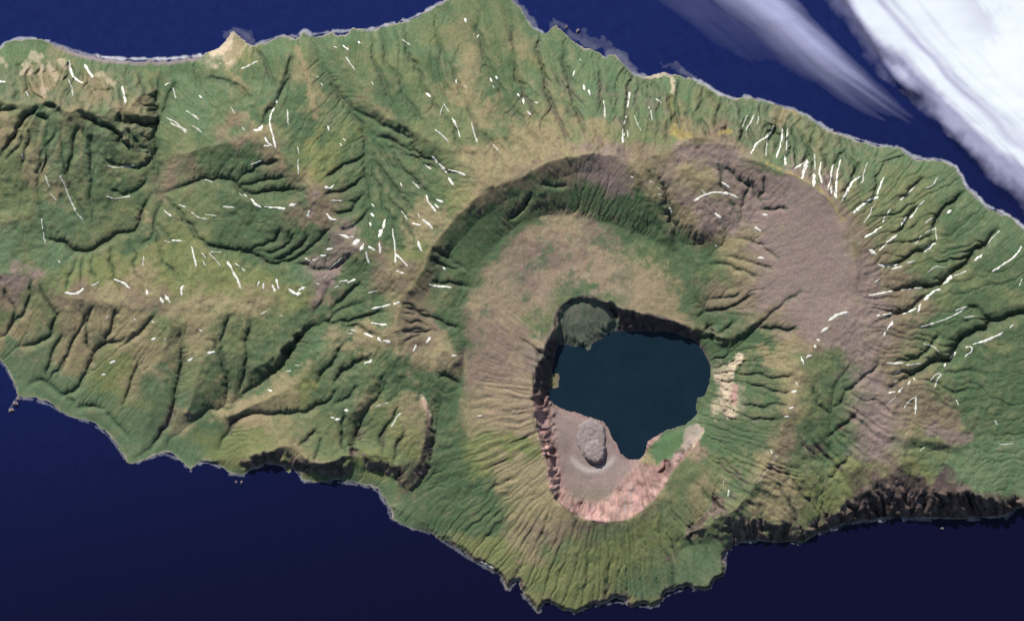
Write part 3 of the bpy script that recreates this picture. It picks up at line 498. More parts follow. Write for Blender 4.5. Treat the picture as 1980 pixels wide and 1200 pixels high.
# ribbed cliffs
gy, gx = np.gradient(z, DX)
sl = box_blur(np.hypot(gx,gy),3,2)
cliff = sstep(.55,1.0,sl)*free
ribs = 1-1.6*np.abs(smooth_noise(PX+6*smooth_noise(PX,PY,24,501)-.35*PY,PY*.22,11,502))
secl = sstep(1600,1640,PX)*sstep(900,915,PY)
z = z + cliff*np.clip(d_sea/10,0,1)*(ribs*(4.2+3.6*secl) + 1.8*fbm(PX,PY,10,2,503))

th0 = np.arctan2(PY-800,PX-1190); rimin = box_blur(inside(RIM_,PX,PY).astype(float),2,2)*(1-calm)*free*sstep(2,10,d_lake)
z = z + rimin*sstep(900,930,PY)*(1.8*smooth_noise(th0*46,np.hypot(PX-1190,PY-800)*.05,1.0,671)+1.6*fbm(PX,PY,12,3,672))
lobez = box_blur(inside([(1085,610),(1110,588),(1150,592),(1182,606),(1186,638),(1168,650),(1145,660),(1137,676),(1112,668),(1082,662)],PX,PY).astype(float),2,2)*free*sstep(0,6,d_lake)
z = z + lobez*(.45*fbm(PX,PY,22,3,681,.5)-.1*np.abs(fbm(PX,PY,9,3,683)))
# ------------------------------------------------------------------ stream erosion
OFF = [(-1,0),(1,0),(0,-1),(0,1),(-1,-1),(-1,1),(1,-1),(1,1)]
def erode(z, mask, steps, K, m, seed, back=None):
    r = np.random.default_rng(seed)
    N = z.size; idx = np.arange(N).reshape(z.shape)
    fm = mask.ravel()
    for s in range(steps):
        zp = np.pad(z,1,mode='edge'); ip = np.pad(idx,1,mode='edge')
        best = np.zeros_like(z); rec = idx.copy(); dist = np.full(z.shape, DX)
        for dy,dx_ in OFF:
            L = DX*(1.41421 if dy and dx_ else 1.0)
            sl_ = (z-zp[1+dy:1+dy+z.shape[0],1+dx_:1+dx_+z.shape[1]])/L*(.5+1.0*r.random(z.shape))
            mm = sl_ > best
            best[mm] = sl_[mm]; rec[mm] = ip[1+dy:1+dy+z.shape[0],1+dx_:1+dx_+z.shape[1]][mm]; dist[mm] = L
        rec = rec.ravel(); dist = dist.ravel()
        rec[~fm] = np.arange(N)[~fm]
        own = rec == np.arange(N)
        deg = np.bincount(rec[~own], minlength=N)
        A = np.ones(N); order = []
        front = np.flatnonzero(fm & (deg==0) & ~own)
        while front.size:
            order.append(front)
            t = rec[front]
            np.add.at(A, t, A[front]); np.subtract.at(deg, t, 1)
            t = np.unique(t)
            front = t[(deg[t]==0) & ~own[t] & fm[t]]
        zf = z.ravel().copy()
        F = K*np.minimum(np.maximum(A-7,0),3000)**m/dist
        for f in reversed(order):
            t = rec[f]
            zf[f] = (zf[f]+F[f]*np.minimum(zf[t],zf[f]))/(1+F[f])
        z = zf.reshape(z.shape)
        # hill slope creep
        p = np.pad(z,1,mode='edge')
        a = .25*(p[:-2,1:-1]+p[2:,1:-1]+p[1:-1,:-2]+p[1:-1,2:])
        z = np.where(mask, z+.035*(a-z), z)
        if back is not None: z = np.where(mask, z + .02*(back-z), z)
    return z
z0 = z.copy()
z = erode(z, free & ~flat, 18, .042, .46, 11, back=z0+2)
z = np.maximum(z, z0-8+.25*np.minimum(0,z-z0+8))
low = box_blur(z0-z, 12, 2)                 # keep the large forms, take the valleys
z = z*(1-.7*ashy)+(z0-low)*.7*ashy
z = np.where(free, z + .9*low, z) - .5*CUTSUM
z = z + rough*.50*fbm(PX,PY,9,3,23)*free
p = np.pad(z,1,mode='edge'); a = .25*(p[:-2,1:-1]+p[2:,1:-1]+p[1:-1,:-2]+p[1:-1,2:])
z = np.where(free, z+.06*(a-z), z)
Dk,_ = dist_to_lines([[(1428,693),(1414,710),(1400,735)],[(1400,735),(1405,765),(1404,785),(1415,800)]],24)
outc = 1-sstep(5,15,Dk)
z = z + outc*free*(1.5+3.2*np.abs(fbm(PX,PY,9,3,621)))
# buttresses on the west wall of the crater, low cliffs along the south coast
RIM0 = RIM_
wwall = box_blur(inside(RIM0,PX,PY).astype(float),2,2)*(1-sstep(1066,1084,PX))*sstep(730,780,PY)*(1-sstep(940,960,PY))*free
bt = smooth_noise(PX*.3+6*smooth_noise(PX,PY,14,603),PY+.3*PX+7*smooth_noise(PX,PY,22,604),15,601)
z = z + wwall*(5*(1-1.7*np.abs(bt))+2.5*fbm(PX,PY,11,3,602))
scoast = sstep(770,860,PX)*(1-sstep(1400,1440,PX))*sstep(950,1120,PY)
z = z + scoast*free*9*sstep(0,9+3*np.abs(fbm(PX,PY,14,3,611)),d_sea)
z = np.where(land & ~lake, np.maximum(z, .35), z)
shore = sstep(0,5,d_lake); z = np.where(free & (d_lake<6), np.maximum(z, LAKE_Z+.3), z)
z = np.where(lake, LAKE_Z-1.5, z)
z = np.where(~land, -1.5-.25*d_land, z)
H = z

def h_at(x, y):
    u = np.clip((np.asarray(x,float)-GX0)/DX,0,NX-1.001); v = np.clip((np.asarray(y,float)-GY0)/DX,0,NY-1.001)
    i = u.astype(int); j = v.astype(int); fu = u-i; fv = v-j
    return (H[j,i]*(1-fu)+H[j,i+1]*fu)*(1-fv)+(H[j+1,i]*(1-fu)+H[j+1,i+1]*fu)*fv

# ------------------------------------------------------------------ land cover
def parse(row):
    out = []
    for tok in row.split(): out.append((tok[0], float(tok[1:])))
    return out
rows = sorted(COVER)
cw, ch = 10, 20
cgx = np.arange(-200, 2201, cw)
table = np.zeros((len(rows), len(cgx), 3))
for k,y in enumerate(rows):
    segs = parse(COVER[y]); ends = np.array([e for _,e in segs])
    for i,x in enumerate(cgx):
        s = min(int(np.searchsorted(ends, x)), len(segs)-1)
        table[k,i] = PAL[segs[s][0]]
for _ in range(2):
    table = np.concatenate([table[:,:1],table,table[:,-1:]],1); table = (table[:,:-2]+table[:,1:-1]+table[:,2:])/3
def cover_at(px, py):
    u = np.clip((px+200)/cw, 0, len(cgx)-1.001); v = np.clip((py-20)/40.0, 0, len(rows)-1.001)
    i = u.astype(int); j = v.astype(int); fu = (u-i)[...,None]; fv = v-j
    fv = sstep(.15,.85,fv)[...,None]
    return (table[j,i]*(1-fu)+table[j,i+1]*fu)*(1-fv)+(table[j+1,i]*(1-fu)+table[j+1,i+1]*fu)*fv
wx = PX + 9*fbm(PX,PY,36,5,61,.7) ; wy = PY + 10*fbm(PX,PY,36,5,71,.7)
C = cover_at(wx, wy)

def mixto(mask, col):
    global C
    C = C*(1-mask[...,None]) + np.array(col)*mask[...,None]

# streaks that follow the fall line: noise dragged down the slope
Hs = box_blur(H,2,2)
gy, gx = np.gradient(Hs, DX); g = np.hypot(gx,gy)+1e-4; ux, uy = -gx/g, -gy/g
def drag(n, length):
    acc = n.copy()
    for sgn in (1,-1):
        x, y = PX.copy(), PY.copy()
        for k in range(length):
            i = np.clip(np.rint((x-GX0)/DX).astype(int),0,NX-1); j = np.clip(np.rint((y-GY0)/DX).astype(int),0,NY-1)
            x = x + sgn*ux[j,i]*DX; y = y + sgn*uy[j,i]*DX
            i = np.clip(np.rint((x-GX0)/DX).astype(int),0,NX-1); j = np.clip(np.rint((y-GY0)/DX).astype(int),0,NY-1)
            acc += n[j,i]
    acc /= acc.std(); return acc
white = RNG.standard_normal((NY,NX))
streak = drag(white, 14) + .5*drag(smooth_noise(PX,PY,6,811), 10)
patch = .8*fbm(PX,PY,15,4,91,.7)+.35*fbm(PX,PY,60,2,95)
curv = box_blur(H,2,1)-box_blur(H,7,2); curv = curv/ (np.abs(curv[free]).mean()*1.6)
fine = box_blur(H,1,1)-box_blur(H,4,2); fine = fine/(np.abs(fine[free]).mean()*1.6)
dry = np.clip(.38*np.clip(fine,-1.6,1.6)+.28*streak + .32*patch + .5*np.clip(curv,-1.5,1.5), -1.6, 1.6)
veg = (C[...,1] > C[...,0]*1.02)
greenness = np.clip((C[...,1]/C[...,0]-.85)/.6,0,1)
tan_c = np.array(PAL['t']); grn_c = np.array(PAL['G'])*1.05
speck = fbm(PX,PY,11,4,97,.7)+.5*streak+.5*np.clip(fine,-1,1)
up = np.clip(dry,0,2)*.15+.18*sstep(.55,1.0,speck)*sstep(-.6,.6,patch); dn = (np.clip(-dry,0,2)*.22+.20*sstep(.5,1.0,-speck))*np.clip(greenness+.35,0,1)
C = C*(1-up[...,None]) + tan_c*up[...,None]
C = C*(1-dn[...,None]) + grn_c*dn[...,None]
C *= (1+.07*streak+.05*RNG.standard_normal((NY,NX)))[...,None].clip(.6,1.5)

for cls,w,st,pts in STROKES:
    r = smooth_line(pts,2)
    D,_ = dist_to_lines([r], w*2.2)
    e = D + w*.45*fbm(PX,PY,w*1.6,3,int(pts[0][0]))
    mixto(st*(1-sstep(w*.45,w*1.25,e)), PAL[cls])
# bare rock where it is too steep for turf; shingle and sand at the shore
gy, gx = np.gradient(H, DX); slope = np.hypot(gx,gy)
slope_s = box_blur(slope,2,1)
rk = sstep(.66,1.05,slope_s+.10*patch)*free
south_sea = np.maximum(sstep(850,900,PY+.12*np.abs(PX-1000)), sstep(1580,1620,PX)*sstep(895,915,PY))
where_ = np.clip(.25+south_sea+.22*(np.hypot(PX-1110,PY-470)<320),0,1)
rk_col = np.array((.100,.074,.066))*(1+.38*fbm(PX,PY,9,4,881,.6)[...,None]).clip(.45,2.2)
m_ = (rk*.85*where_)[...,None]
C = C*(1-m_)+rk_col*m_
RIM = RIM_
LOBE = [(1080,612),(1090,590),(1108,580),(1130,576),(1158,582),(1184,598),(1196,625),(1188,642),(1170,655),(1145,664),(1137,680),(1112,673),(1078,668),(1074,640)]
jx, jy = PX+2*fbm(PX,PY,14,3,641), PY+2*fbm(PX,PY,14,3,651)
wallm = box_blur(inside(RIM,jx,jy).astype(float),1,1)*free
lobem = box_blur(inside(LOBE,jx,jy).astype(float),1,1)
th = np.arctan2(PY-800,PX-1190)
st_ = smooth_noise(th*60,np.hypot(PX-1190,PY-800)*.05,1.0,661)+.6*smooth_noise(th*140,np.hypot(PX-1190,PY-800)*.08,1.0,662)
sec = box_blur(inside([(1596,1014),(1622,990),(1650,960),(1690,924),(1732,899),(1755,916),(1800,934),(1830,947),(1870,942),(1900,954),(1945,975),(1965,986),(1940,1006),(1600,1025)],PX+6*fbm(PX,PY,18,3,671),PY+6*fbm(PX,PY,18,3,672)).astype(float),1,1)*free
C = C*(1-.75*sec[...,None])+rk_col*.9*.75*sec[...,None]  # bare rock plus cliff shade, painted dark over the southeast face
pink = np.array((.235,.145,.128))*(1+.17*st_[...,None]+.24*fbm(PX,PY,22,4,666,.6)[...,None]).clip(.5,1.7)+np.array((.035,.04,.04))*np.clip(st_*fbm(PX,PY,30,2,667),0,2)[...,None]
dark = np.array((.075,.060,.058))*(1+.2*fbm(PX,PY,8,3,663)[...,None])  # wall shade painted in: darker on the north and upper west sides
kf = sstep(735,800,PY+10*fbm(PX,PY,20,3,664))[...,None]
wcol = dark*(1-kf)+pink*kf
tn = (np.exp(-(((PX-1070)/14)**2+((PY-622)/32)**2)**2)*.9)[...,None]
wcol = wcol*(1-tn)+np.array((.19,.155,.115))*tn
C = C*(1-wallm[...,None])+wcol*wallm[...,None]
mixto(lobem*.95, (.092,.112,.080))
mixto(lobem*.5*sstep(.3,1.0,fbm(PX,PY,20,4,643,.6)), (.13,.125,.095))
ledge = np.exp(-(((PX-1072)/7)**2+((PY-735)/13)**2))*free
mixto(np.clip(ledge*1.5,0,1), (.15,.14,.075))
delta = [(1262,855),(1290,842),(1318,830),(1332,835),(1322,856),(1296,884),(1272,892),(1262,880)]
mixto(box_blur(inside(delta,jx,jy).astype(float),1,2)*free, (.075,.130,.062))
mixto(box_blur(inside([(1330,825),(1346,818),(1364,828),(1350,846),(1324,874),(1318,862)],jx,jy).astype(float),1,1)*free*.8, (.27,.22,.19))
bed = (1-sstep(1.5,5,d_sea+1.5*fbm(PX,PY,12,2,71)))*free*(H<9)
mixto(bed*.75, (.27,.235,.215))
bay = (1-sstep(6,11,d_sea))*sstep(95,125,PX)*(1-sstep(375,400,PX))*(PY<200)*free
mixto(bay*.85, (.20,.165,.17))
lk_sh = (1-sstep(1,5,d_lake))*free*(1-sstep(0,40,np.abs(H-LAKE_Z)))*.3
mixto(lk_sh, (.16,.13,.12))
pal_flat = np.array((.195,.150,.138))*(1+.05*fbm(PX,PY,20,3,99))[...,None]
ring = np.exp(-((np.hypot(PX-1146,PY-866)-43)/6)**2)*sstep(.1,.8,(PY-866)/40.)
pal_flat = pal_flat*(1-.8*ring[...,None])+np.array((.36,.32,.30))*.8*ring[...,None]
grnfloor = sstep(930,960,PY)*(1-sstep(960,1000,PY))*calm
C = C*(1-calm[...,None])+pal_flat*calm[...,None]
mixto(grnfloor*.45,(.13,.13,.085))
# thickets and gully shade, painted dark along the stream beds
vd = CUTLINES
DV,_ = dist_to_lines(vd, 9)
nfl = sstep(690,740,PX)*(1-sstep(1230,1330,PX))*(1-sstep(300,350,PY))
vm = (1-sstep(.6,3.4,DV+1.0*fbm(PX,PY,7,2,931)))*free*(.58-.40*nfl)*(1-wallm)*sstep(-1.1,.5,fbm(PX,PY,28,3,932))*(1-.5*sstep(1570,1590,PX)*sstep(640,700,PY))
mixto(vm, (.042,.070,.040))
# pale braids on the green floor north of the lake, green clumps on the cone
br = np.exp(-(((PX-1250)/62)**2+((PY-525)/48)**2)**2)*(1-sstep(.05,.42,np.abs(fbm(PX+.3*PY,PY*.6,17,3,941))))*sstep(-.6,.3,fbm(PX,PY,40,2,942))
mixto(br*.8*free, (.25,.225,.13))
cone = np.exp(-(((PX-1080)/210)**2+((PY-640)/260)**2)**3)*(C[...,0]>C[...,1]*.95)*(1-wallm)
C = C*(1+cone[...,None]*(np.array((1.06,.985,1.16))-1))
for ex,ey,er in ((1048,500,16),(1028,520,12),(1065,475,10),(1152,470,16),(1160,455,12),(1085,550,16),(1110,535,14),(1040,610,14),(1046,640,13),(1020,575,10),(935,600,12),(925,640,8),(930,670,9),(1330,800,8),(960,560,9)):
    em = (1-sstep(.5,1.25,np.hypot(PX-ex,PY-ey)/er+.45*fbm(PX,PY,9,4,int(ex))))*.6*sstep(-1,.4,fbm(PX,PY,6,3,55))*free*(1-wallm)
    mixto(em, (.062,.095,.055))
nf = np.exp(-(((PX-1110)/150)**2+((PY-520)/95)**2)**2)*(1-wallm)*free
mixto(.55*nf*sstep(.55,1.05,fbm(PX,PY,24,5,961,.62)), (.066,.098,.056))
mixto(.35*nf*sstep(.6,1.2,fbm(PX,PY,16,4,966,.6)), (.24,.205,.15))
C = np.clip(C, .012, .7)

# ------------------------------------------------------------------ object helpers
def tag(o, label=None, cat=None, group=None, kind=None):
    if label: o['label'] = label
    if cat: o['category'] = cat
    if group: o['group'] = group
    if kind: o['kind'] = kind
    return o

def build(name, verts, faces, mat, parent=None, smooth=True, attrs=None):
    verts = np.asarray(verts,np.float32); faces = np.asarray(faces,np.int32)
    me = bpy.data.meshes.new(name)
    nf, k = faces.shape
    me.vertices.add(len(verts)); me.vertices.foreach_set('co', verts.ravel())
    me.loops.add(nf*k); me.loops.foreach_set('vertex_index', faces.ravel())
    me.polygons.add(nf); me.polygons.foreach_set('loop_start', np.arange(0,nf*k,k,dtype=np.int32))
    try: me.polygons.foreach_set('loop_total', np.full(nf,k,np.int32))
    except Exception: pass
    me.polygons.foreach_set('use_smooth', np.full(nf,smooth))
    for an,(kind_,data) in (attrs or {}).items():
        at = me.attributes.new(an, kind_, 'POINT')
        if kind_ == 'FLOAT_COLOR': at.data.foreach_set('color', np.asarray(data,np.float32).ravel())
        else: at.data.foreach_set('value', np.asarray(data,np.float32).ravel())
    me.update(calc_edges=True)
    me.materials.append(mat)
    o = bpy.data.objects.new(name, me); COL.objects.link(o)
    if parent is not None: o.parent = parent
    return o

def grid_faces(mask_quads):
    j,i = np.nonzero(mask_quads)
    a = j*NX+i
    return np.stack([a+NX, a+NX+1, a+1, a],1)

def compact(faces):
    u, inv = np.unique(faces.ravel(), return_inverse=True)
    return u, inv.reshape(faces.shape)

def new_mat(name):
    m = bpy.data.materials.new(name); m.use_nodes = True
    nt = m.node_tree; nt.nodes.clear()
    out = nt.nodes.new('ShaderNodeOutputMaterial')
    return m, nt, out

def N(nt, t, **kw):
    n = nt.nodes.new(t)
    for k,v in kw.items():
        if k in n.inputs: n.inputs[k].default_value = v
        else: setattr(n,k,v)
    return n

# ------------------------------------------------------------------ materials
def ground_material(name, bump=.35):
    m, nt, out = new_mat(name); L = nt.links.new
    att = N(nt,'ShaderNodeAttribute',attribute_name='landcover')
    pos = N(nt,'ShaderNodeNewGeometry')
    n1 = N(nt,'ShaderNodeTexNoise',Scale=2.2,Detail=6.0,Roughness=.65)
    n2 = N(nt,'ShaderNodeTexNoise',Scale=.35,Detail=5.0,Roughness=.6)
    L(pos.outputs['Position'],n1.inputs['Vector']); L(pos.outputs['Position'],n2.inputs['Vector'])
    r1 = N(nt,'ShaderNodeMapRange'); r1.inputs['From Min'].default_value=.25; r1.inputs['From Max'].default_value=.75
    r1.inputs['To Min'].default_value=.78; r1.inputs['To Max'].default_value=1.22
    L(n1.outputs['Fac'],r1.inputs['Value'])
    hs = N(nt,'ShaderNodeHueSaturation')
    r2 = N(nt,'ShaderNodeMapRange'); r2.inputs['From Min'].default_value=.3; r2.inputs['From Max'].default_value=.7
    r2.inputs['To Min'].default_value=.485; r2.inputs['To Max'].default_value=.515
    L(n2.outputs['Fac'],r2.inputs['Value']); L(r2.outputs['Result'],hs.inputs['Hue'])
    L(r1.outputs['Result'],hs.inputs['Value']); L(att.outputs['Color'],hs.inputs['Color'])
    b = N(nt,'ShaderNodeBsdfPrincipled',Roughness=.95)
    b.inputs['Specular IOR Level'].default_value = .1
    L(hs.outputs['Color'],b.inputs['Base Color'])
    bp = N(nt,'ShaderNodeBump',Strength=bump,Distance=.12)
    L(n1.outputs['Fac'],bp.inputs['Height']); L(bp.outputs['Normal'],b.inputs['Normal'])
    L(b.outputs['BSDF'],out.inputs['Surface'])
    return m

def water_material(name, c1, c2, scale, rough, bump, c3=None):
    m, nt, out = new_mat(name); L = nt.links.new
    pos = N(nt,'ShaderNodeNewGeometry')
    n1 = N(nt,'ShaderNodeTexNoise',Scale=scale,Detail=6.0,Roughness=.75)
    n2 = N(nt,'ShaderNodeTexNoise',Scale=1.6,Detail=5.0,Roughness=.7)
    for n in (n1,n2): L(pos.outputs['Position'],n.inputs['Vector'])
    rmp = N(nt,'ShaderNodeValToRGB'); rmp.color_ramp.elements[0].position=.3; rmp.color_ramp.elements[1].position=.7
    rmp.color_ramp.elements[0].color=(*c1,1); rmp.color_ramp.elements[1].color=(*c2,1)
    L(n1.outputs['Fac'],rmp.inputs['Fac'])
    b = N(nt,'ShaderNodeBsdfPrincipled',Roughness=rough,IOR=1.33)
    if c3:                                       # glint and haze falloff painted into the colour, darker southward
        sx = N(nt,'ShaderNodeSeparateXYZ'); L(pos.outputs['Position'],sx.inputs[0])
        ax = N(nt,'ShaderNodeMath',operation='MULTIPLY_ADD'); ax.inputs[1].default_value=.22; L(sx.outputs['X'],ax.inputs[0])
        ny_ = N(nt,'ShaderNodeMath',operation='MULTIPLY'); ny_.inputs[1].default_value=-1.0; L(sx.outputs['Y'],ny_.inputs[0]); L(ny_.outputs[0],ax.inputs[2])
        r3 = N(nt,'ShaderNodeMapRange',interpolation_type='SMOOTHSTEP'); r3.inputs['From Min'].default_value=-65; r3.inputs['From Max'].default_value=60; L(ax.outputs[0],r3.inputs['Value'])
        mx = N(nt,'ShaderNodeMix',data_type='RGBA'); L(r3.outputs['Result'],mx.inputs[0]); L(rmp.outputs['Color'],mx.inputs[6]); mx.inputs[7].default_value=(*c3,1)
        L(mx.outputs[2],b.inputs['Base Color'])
    else: L(rmp.outputs['Color'],b.inputs['Base Color'])
    bp = N(nt,'ShaderNodeBump',Strength=bump,Distance=.05)
    L(n2.outputs['Fac'],bp.inputs['Height']); L(bp.outputs['Normal'],b.inputs['Normal'])
    L(b.outputs['BSDF'],out.inputs['Surface'])
    return m

def plain_material(name, col, rough=.9, var=.2, scale=2.0, bump=.3):
    m, nt, out = new_mat(name); L = nt.links.new
    pos = N(nt,'ShaderNodeNewGeometry')
    n1 = N(nt,'ShaderNodeTexNoise',Scale=scale,Detail=6.0,Roughness=.65); L(pos.outputs['Position'],n1.inputs['Vector'])
    rmp = N(nt,'ShaderNodeValToRGB'); rmp.color_ramp.elements[0].position=.3; rmp.color_ramp.elements[1].position=.7
    rmp.color_ramp.elements[0].color=(*[c*(1-var) for c in col],1); rmp.color_ramp.elements[1].color=(*[min(1,c*(1+var)) for c in col],1)
    L(n1.outputs['Fac'],rmp.inputs['Fac'])
    b = N(nt,'ShaderNodeBsdfPrincipled',Roughness=rough); b.inputs['Specular IOR Level'].default_value=.2
    L(rmp.outputs['Color'],b.inputs['Base Color'])
    bp = N(nt,'ShaderNodeBump',Strength=bump,Distance=.15)
    L(n1.outputs['Fac'],bp.inputs['Height']); L(bp.outputs['Normal'],b.inputs['Normal'])
    L(b.outputs['BSDF'],out.inputs['Surface'])
    return m

def veil_material(name, attr, col, scale, lo, hi, stretch=None, trans=.0, thin=None):
    """scattering veil whose cover comes from an attribute broken up by noise"""
    m, nt, out = new_mat(name); L = nt.links.new
    att = N(nt,'ShaderNodeAttribute',attribute_name=attr)
    pos = N(nt,'ShaderNodeNewGeometry')
    mp = N(nt,'ShaderNodeMapping')
    if stretch:
        mp.inputs['Rotation'].default_value=(0,0,stretch[0]); mp.inputs['Scale'].default_value=stretch[1]
    L(pos.outputs['Position'],mp.inputs['Vector'])
    n1 = N(nt,'ShaderNodeTexNoise',Scale=scale,Detail=6.0,Roughness=.62); L(mp.outputs['Vector'],n1.inputs['Vector'])
    mr = N(nt,'ShaderNodeMapRange'); mr.inputs['From Min'].default_value=.25; mr.inputs['From Max'].default_value=.75
    mr.inputs['To Min'].default_value=lo; mr.inputs['To Max'].default_value=hi
    L(n1.outputs['Fac'],mr.inputs['Value'])
    mu = N(nt,'ShaderNodeMath',operation='MULTIPLY',use_clamp=True)
    L(att.outputs['Fac'],mu.inputs[0]); L(mr.outputs['Result'],mu.inputs[1])
    d = N(nt,'ShaderNodeBsdfDiffuse'); d.inputs['Color'].default_value=(*col,1)
    cr = None
    if thin:                                     # thin margins scatter bluer than the thick core
        cr = N(nt,'ShaderNodeValToRGB'); cr.color_ramp.elements[0].color=(*thin,1); cr.color_ramp.elements[1].color=(*col,1)
        cr.color_ramp.elements[0].position=.25; cr.color_ramp.elements[1].position=.85
        L(mu.outputs[0],cr.inputs['Fac']); L(cr.outputs['Color'],d.inputs['Color'])
    sh = d
    if trans:
        t2 = N(nt,'ShaderNodeBsdfTranslucent'); t2.inputs['Color'].default_value=(*col,1)
        if cr: L(cr.outputs['Color'],t2.inputs['Color'])
        ms = N(nt,'ShaderNodeMixShader'); ms.inputs[0].default_value=trans
        L(d.outputs[0],ms.inputs[1]); L(t2.outputs[0],ms.inputs[2]); sh = ms
    tr = N(nt,'ShaderNodeBsdfTransparent')
    mx = N(nt,'ShaderNodeMixShader')
    L(mu.outputs[0],mx.inputs[0]); L(tr.outputs[0],mx.inputs[1]); L(sh.outputs[0],mx.inputs[2])
    L(mx.outputs[0],out.inputs['Surface'])
    return m

M_ground = ground_material('turf_and_ash')
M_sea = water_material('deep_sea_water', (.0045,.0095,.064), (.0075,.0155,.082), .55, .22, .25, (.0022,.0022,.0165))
M_lake = water_material('lake_water', (.0040,.0125,.019), (.0065,.0160,.028), .14, .18, .12)
M_snow = plain_material('old_snow', (.56,.555,.505), .85, .26, 1.8, .2)
M_snow_thin = plain_material('thin_old_snow', (.40,.405,.355), .9, .28, 2.2, .2)
M_dome = plain_material('dome_lava', (.205,.172,.166), .95, .13, 2.2, .3)
M_rock = plain_material('sea_rock', (.20,.17,.16), .95, .3, 2.0, .6)
M_surf = veil_material('surf_foam', 'foam', (.80,.82,.88), .8, .45, 1.25)
M_cloud = veil_material('cloud', 'cover', (.85,.895,.935), .09, .86, 1.06, stretch=(math.radians(47),(.35,1.6,1)), trans=.4, thin=(.66,.66,.92))
M_wisp = veil_material('thin_cloud', 'cover', (.70,.72,1.0), .16, .8, 1.2, stretch=(math.radians(42),(.25,1.7,1)), trans=.25)

# ------------------------------------------------------------------ terrain, split into its kinds of ground
wxx, wyy = W(PX, PY)
VERT = np.stack([wxx, wyy, H*S],-1).reshape(-1,3)
CV = np.concatenate([C, np.ones((NY,NX,1))],-1).reshape(-1,4)
def quad_any(m): return m[:-1,:-1]|m[1:,:-1]|m[:-1,1:]|m[1:,1:]
def quad_c(a): return .25*(a[:-1,:-1]+a[1:,:-1]+a[:-1,1:]+a[1:,1:])
wet = quad_any(d_land < 8)
qx, qy = quad_c(PX), quad_c(PY)
RIMP = RIM
q_flat = inside(FLAT,qx,qy); q_lobe = inside(LOBE,qx,qy)&~q_flat
q_wall = inside(RIMP,qx,qy)&~q_flat&~q_lobe&(quad_c(H)>LAKE_Z-1.4)
q_beach = (quad_c(d_sea)<11)&(qy<200)&(qx>95)&(qx<395)
WALLP = [(1205,303),(1150,295),(1070,308),(1010,343),(920,383),(835,473),(785,563),(766,640),(772,682),(820,675),(830,620),(900,535),(950,480),(1030,420),(1130,405),(1240,445),(1290,470),(1262,395)]
q_cw = inside(WALLP,qx,qy)
cls = np.zeros(qx.shape,int); cls[q_cw]=5
sqm = quad_c(box_blur(np.hypot(*np.gradient(H,DX)),3,2))
cls[(sqm>.52)&(qy>880)&(quad_c(d_sea)<110)&((qx>1300)|(qx<800))&~q_wall&~q_flat]=6
cls[quad_c(outc)>.5]=7
cls[inside([(398,112),(405,98),(430,84),(445,64),(455,56),(468,72),(482,84),(470,104),(440,116),(415,122)],qx,qy)]=8
cls[q_flat]=1; cls[q_lobe]=2; cls[q_wall]=3; cls[q_beach]=4
for k,(nm,lb) in enumerate([('island_ground','green and brown volcanic island ground with eroded slopes'),('ash_flat','pinkish grey ash flat beside the crater lake'),
        ('lava_flow','grey green lava lobe reaching into the crater lake'),('crater_wall','steep pink and dark wall of the crater'),('beach','grey sand beach of the northwestern bay'),
        ('caldera_wall','dark shaded inner wall of the outer caldera'),('sea_cliff','dark ribbed cliffs dropping to the southern sea'),
        ('rock_outcrop','pale cream rock outcrop east of the crater lake'),('headland','pale sandy headland on the northern shore')]):
    f = grid_faces(wet & (cls==k)); u, fc = compact(f)
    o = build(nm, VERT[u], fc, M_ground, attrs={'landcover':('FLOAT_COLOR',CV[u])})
    tag(o, label=lb, kind='structure')

# sea and lake
R = 30000.0
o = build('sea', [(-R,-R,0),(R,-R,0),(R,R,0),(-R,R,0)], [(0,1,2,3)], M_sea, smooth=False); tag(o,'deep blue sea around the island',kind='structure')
lx0,ly0 = W(1050,900); lx1,ly1 = W(1385,625)
bed_m = quad_any(chamfer(lake,4) < 3.0)
f = grid_faces(bed_m); u, fc = compact(f)
lv = VERT[u].copy(); lv[:,2] = LAKE_Z*S
o = build('lake', lv, fc, M_lake, smooth=False); tag(o,'dark blue green crater lake',kind='structure')

# ------------------------------------------------------------------ lava dome on the ash flat
def lobe_mesh(cx, cy, rx, ry, top, seed, squash=6.0):
    nr, na = 34, 110
    vs, fs = [], []
    zb = float(h_at(cx,cy))
    for i in range(nr+1):
        r = i/nr
        for k in range(na):
            t = 2*math.pi*k/na
            wob = 1+.035*math.sin(3*t+seed)+.025*math.sin(7*t+2*seed)+.02*math.sin(13*t+seed)
            x = cx+rx*r*wob*math.cos(t); y = cy+ry*r*wob*math.sin(t)
            vs.append((x,y,r))
    vs = np.array(vs)
    prof = np.clip(1-vs[:,2]**squash,0,1)
    n = fbm(vs[:,0],vs[:,1],6,4,int(seed)*7)
    zz = zb-1.5+(top+1.5)*prof*(1-.10*vs[:,2]) + .38*n*prof
    wx_,wy_ = W(vs[:,0],vs[:,1])
    for i in range(nr):
        for k in range(na):
            a = i*na+k; b = i*na+(k+1)%na
            fs.append((a,b,b+na,a+na))
    fs = np.array(fs)[:, ::-1]
    return np.stack([wx_,wy_,zz*S],1), fs
dome = bpy.data.objects.new('lava_dome', None); COL.objects.link(dome)
ddx, ddy = W(1143,858); dome.location = (float(ddx),float(ddy),float(h_at(1143,858))*S)
tag(dome,'pale grey twin lobed lava dome rising from the pink ash flat by the lake','lava dome')
for nm,args in (('upper_lobe',(1142,848,29.5,40,7,3.0,12.0)),('lower_lobe',(1150,872,23,25,17,5.0,9.0))):
    v,fc = lobe_mesh(*args)
    v = v-np.array(dome.location)[None,:]
    build(nm, v, fc, M_dome, parent=dome)

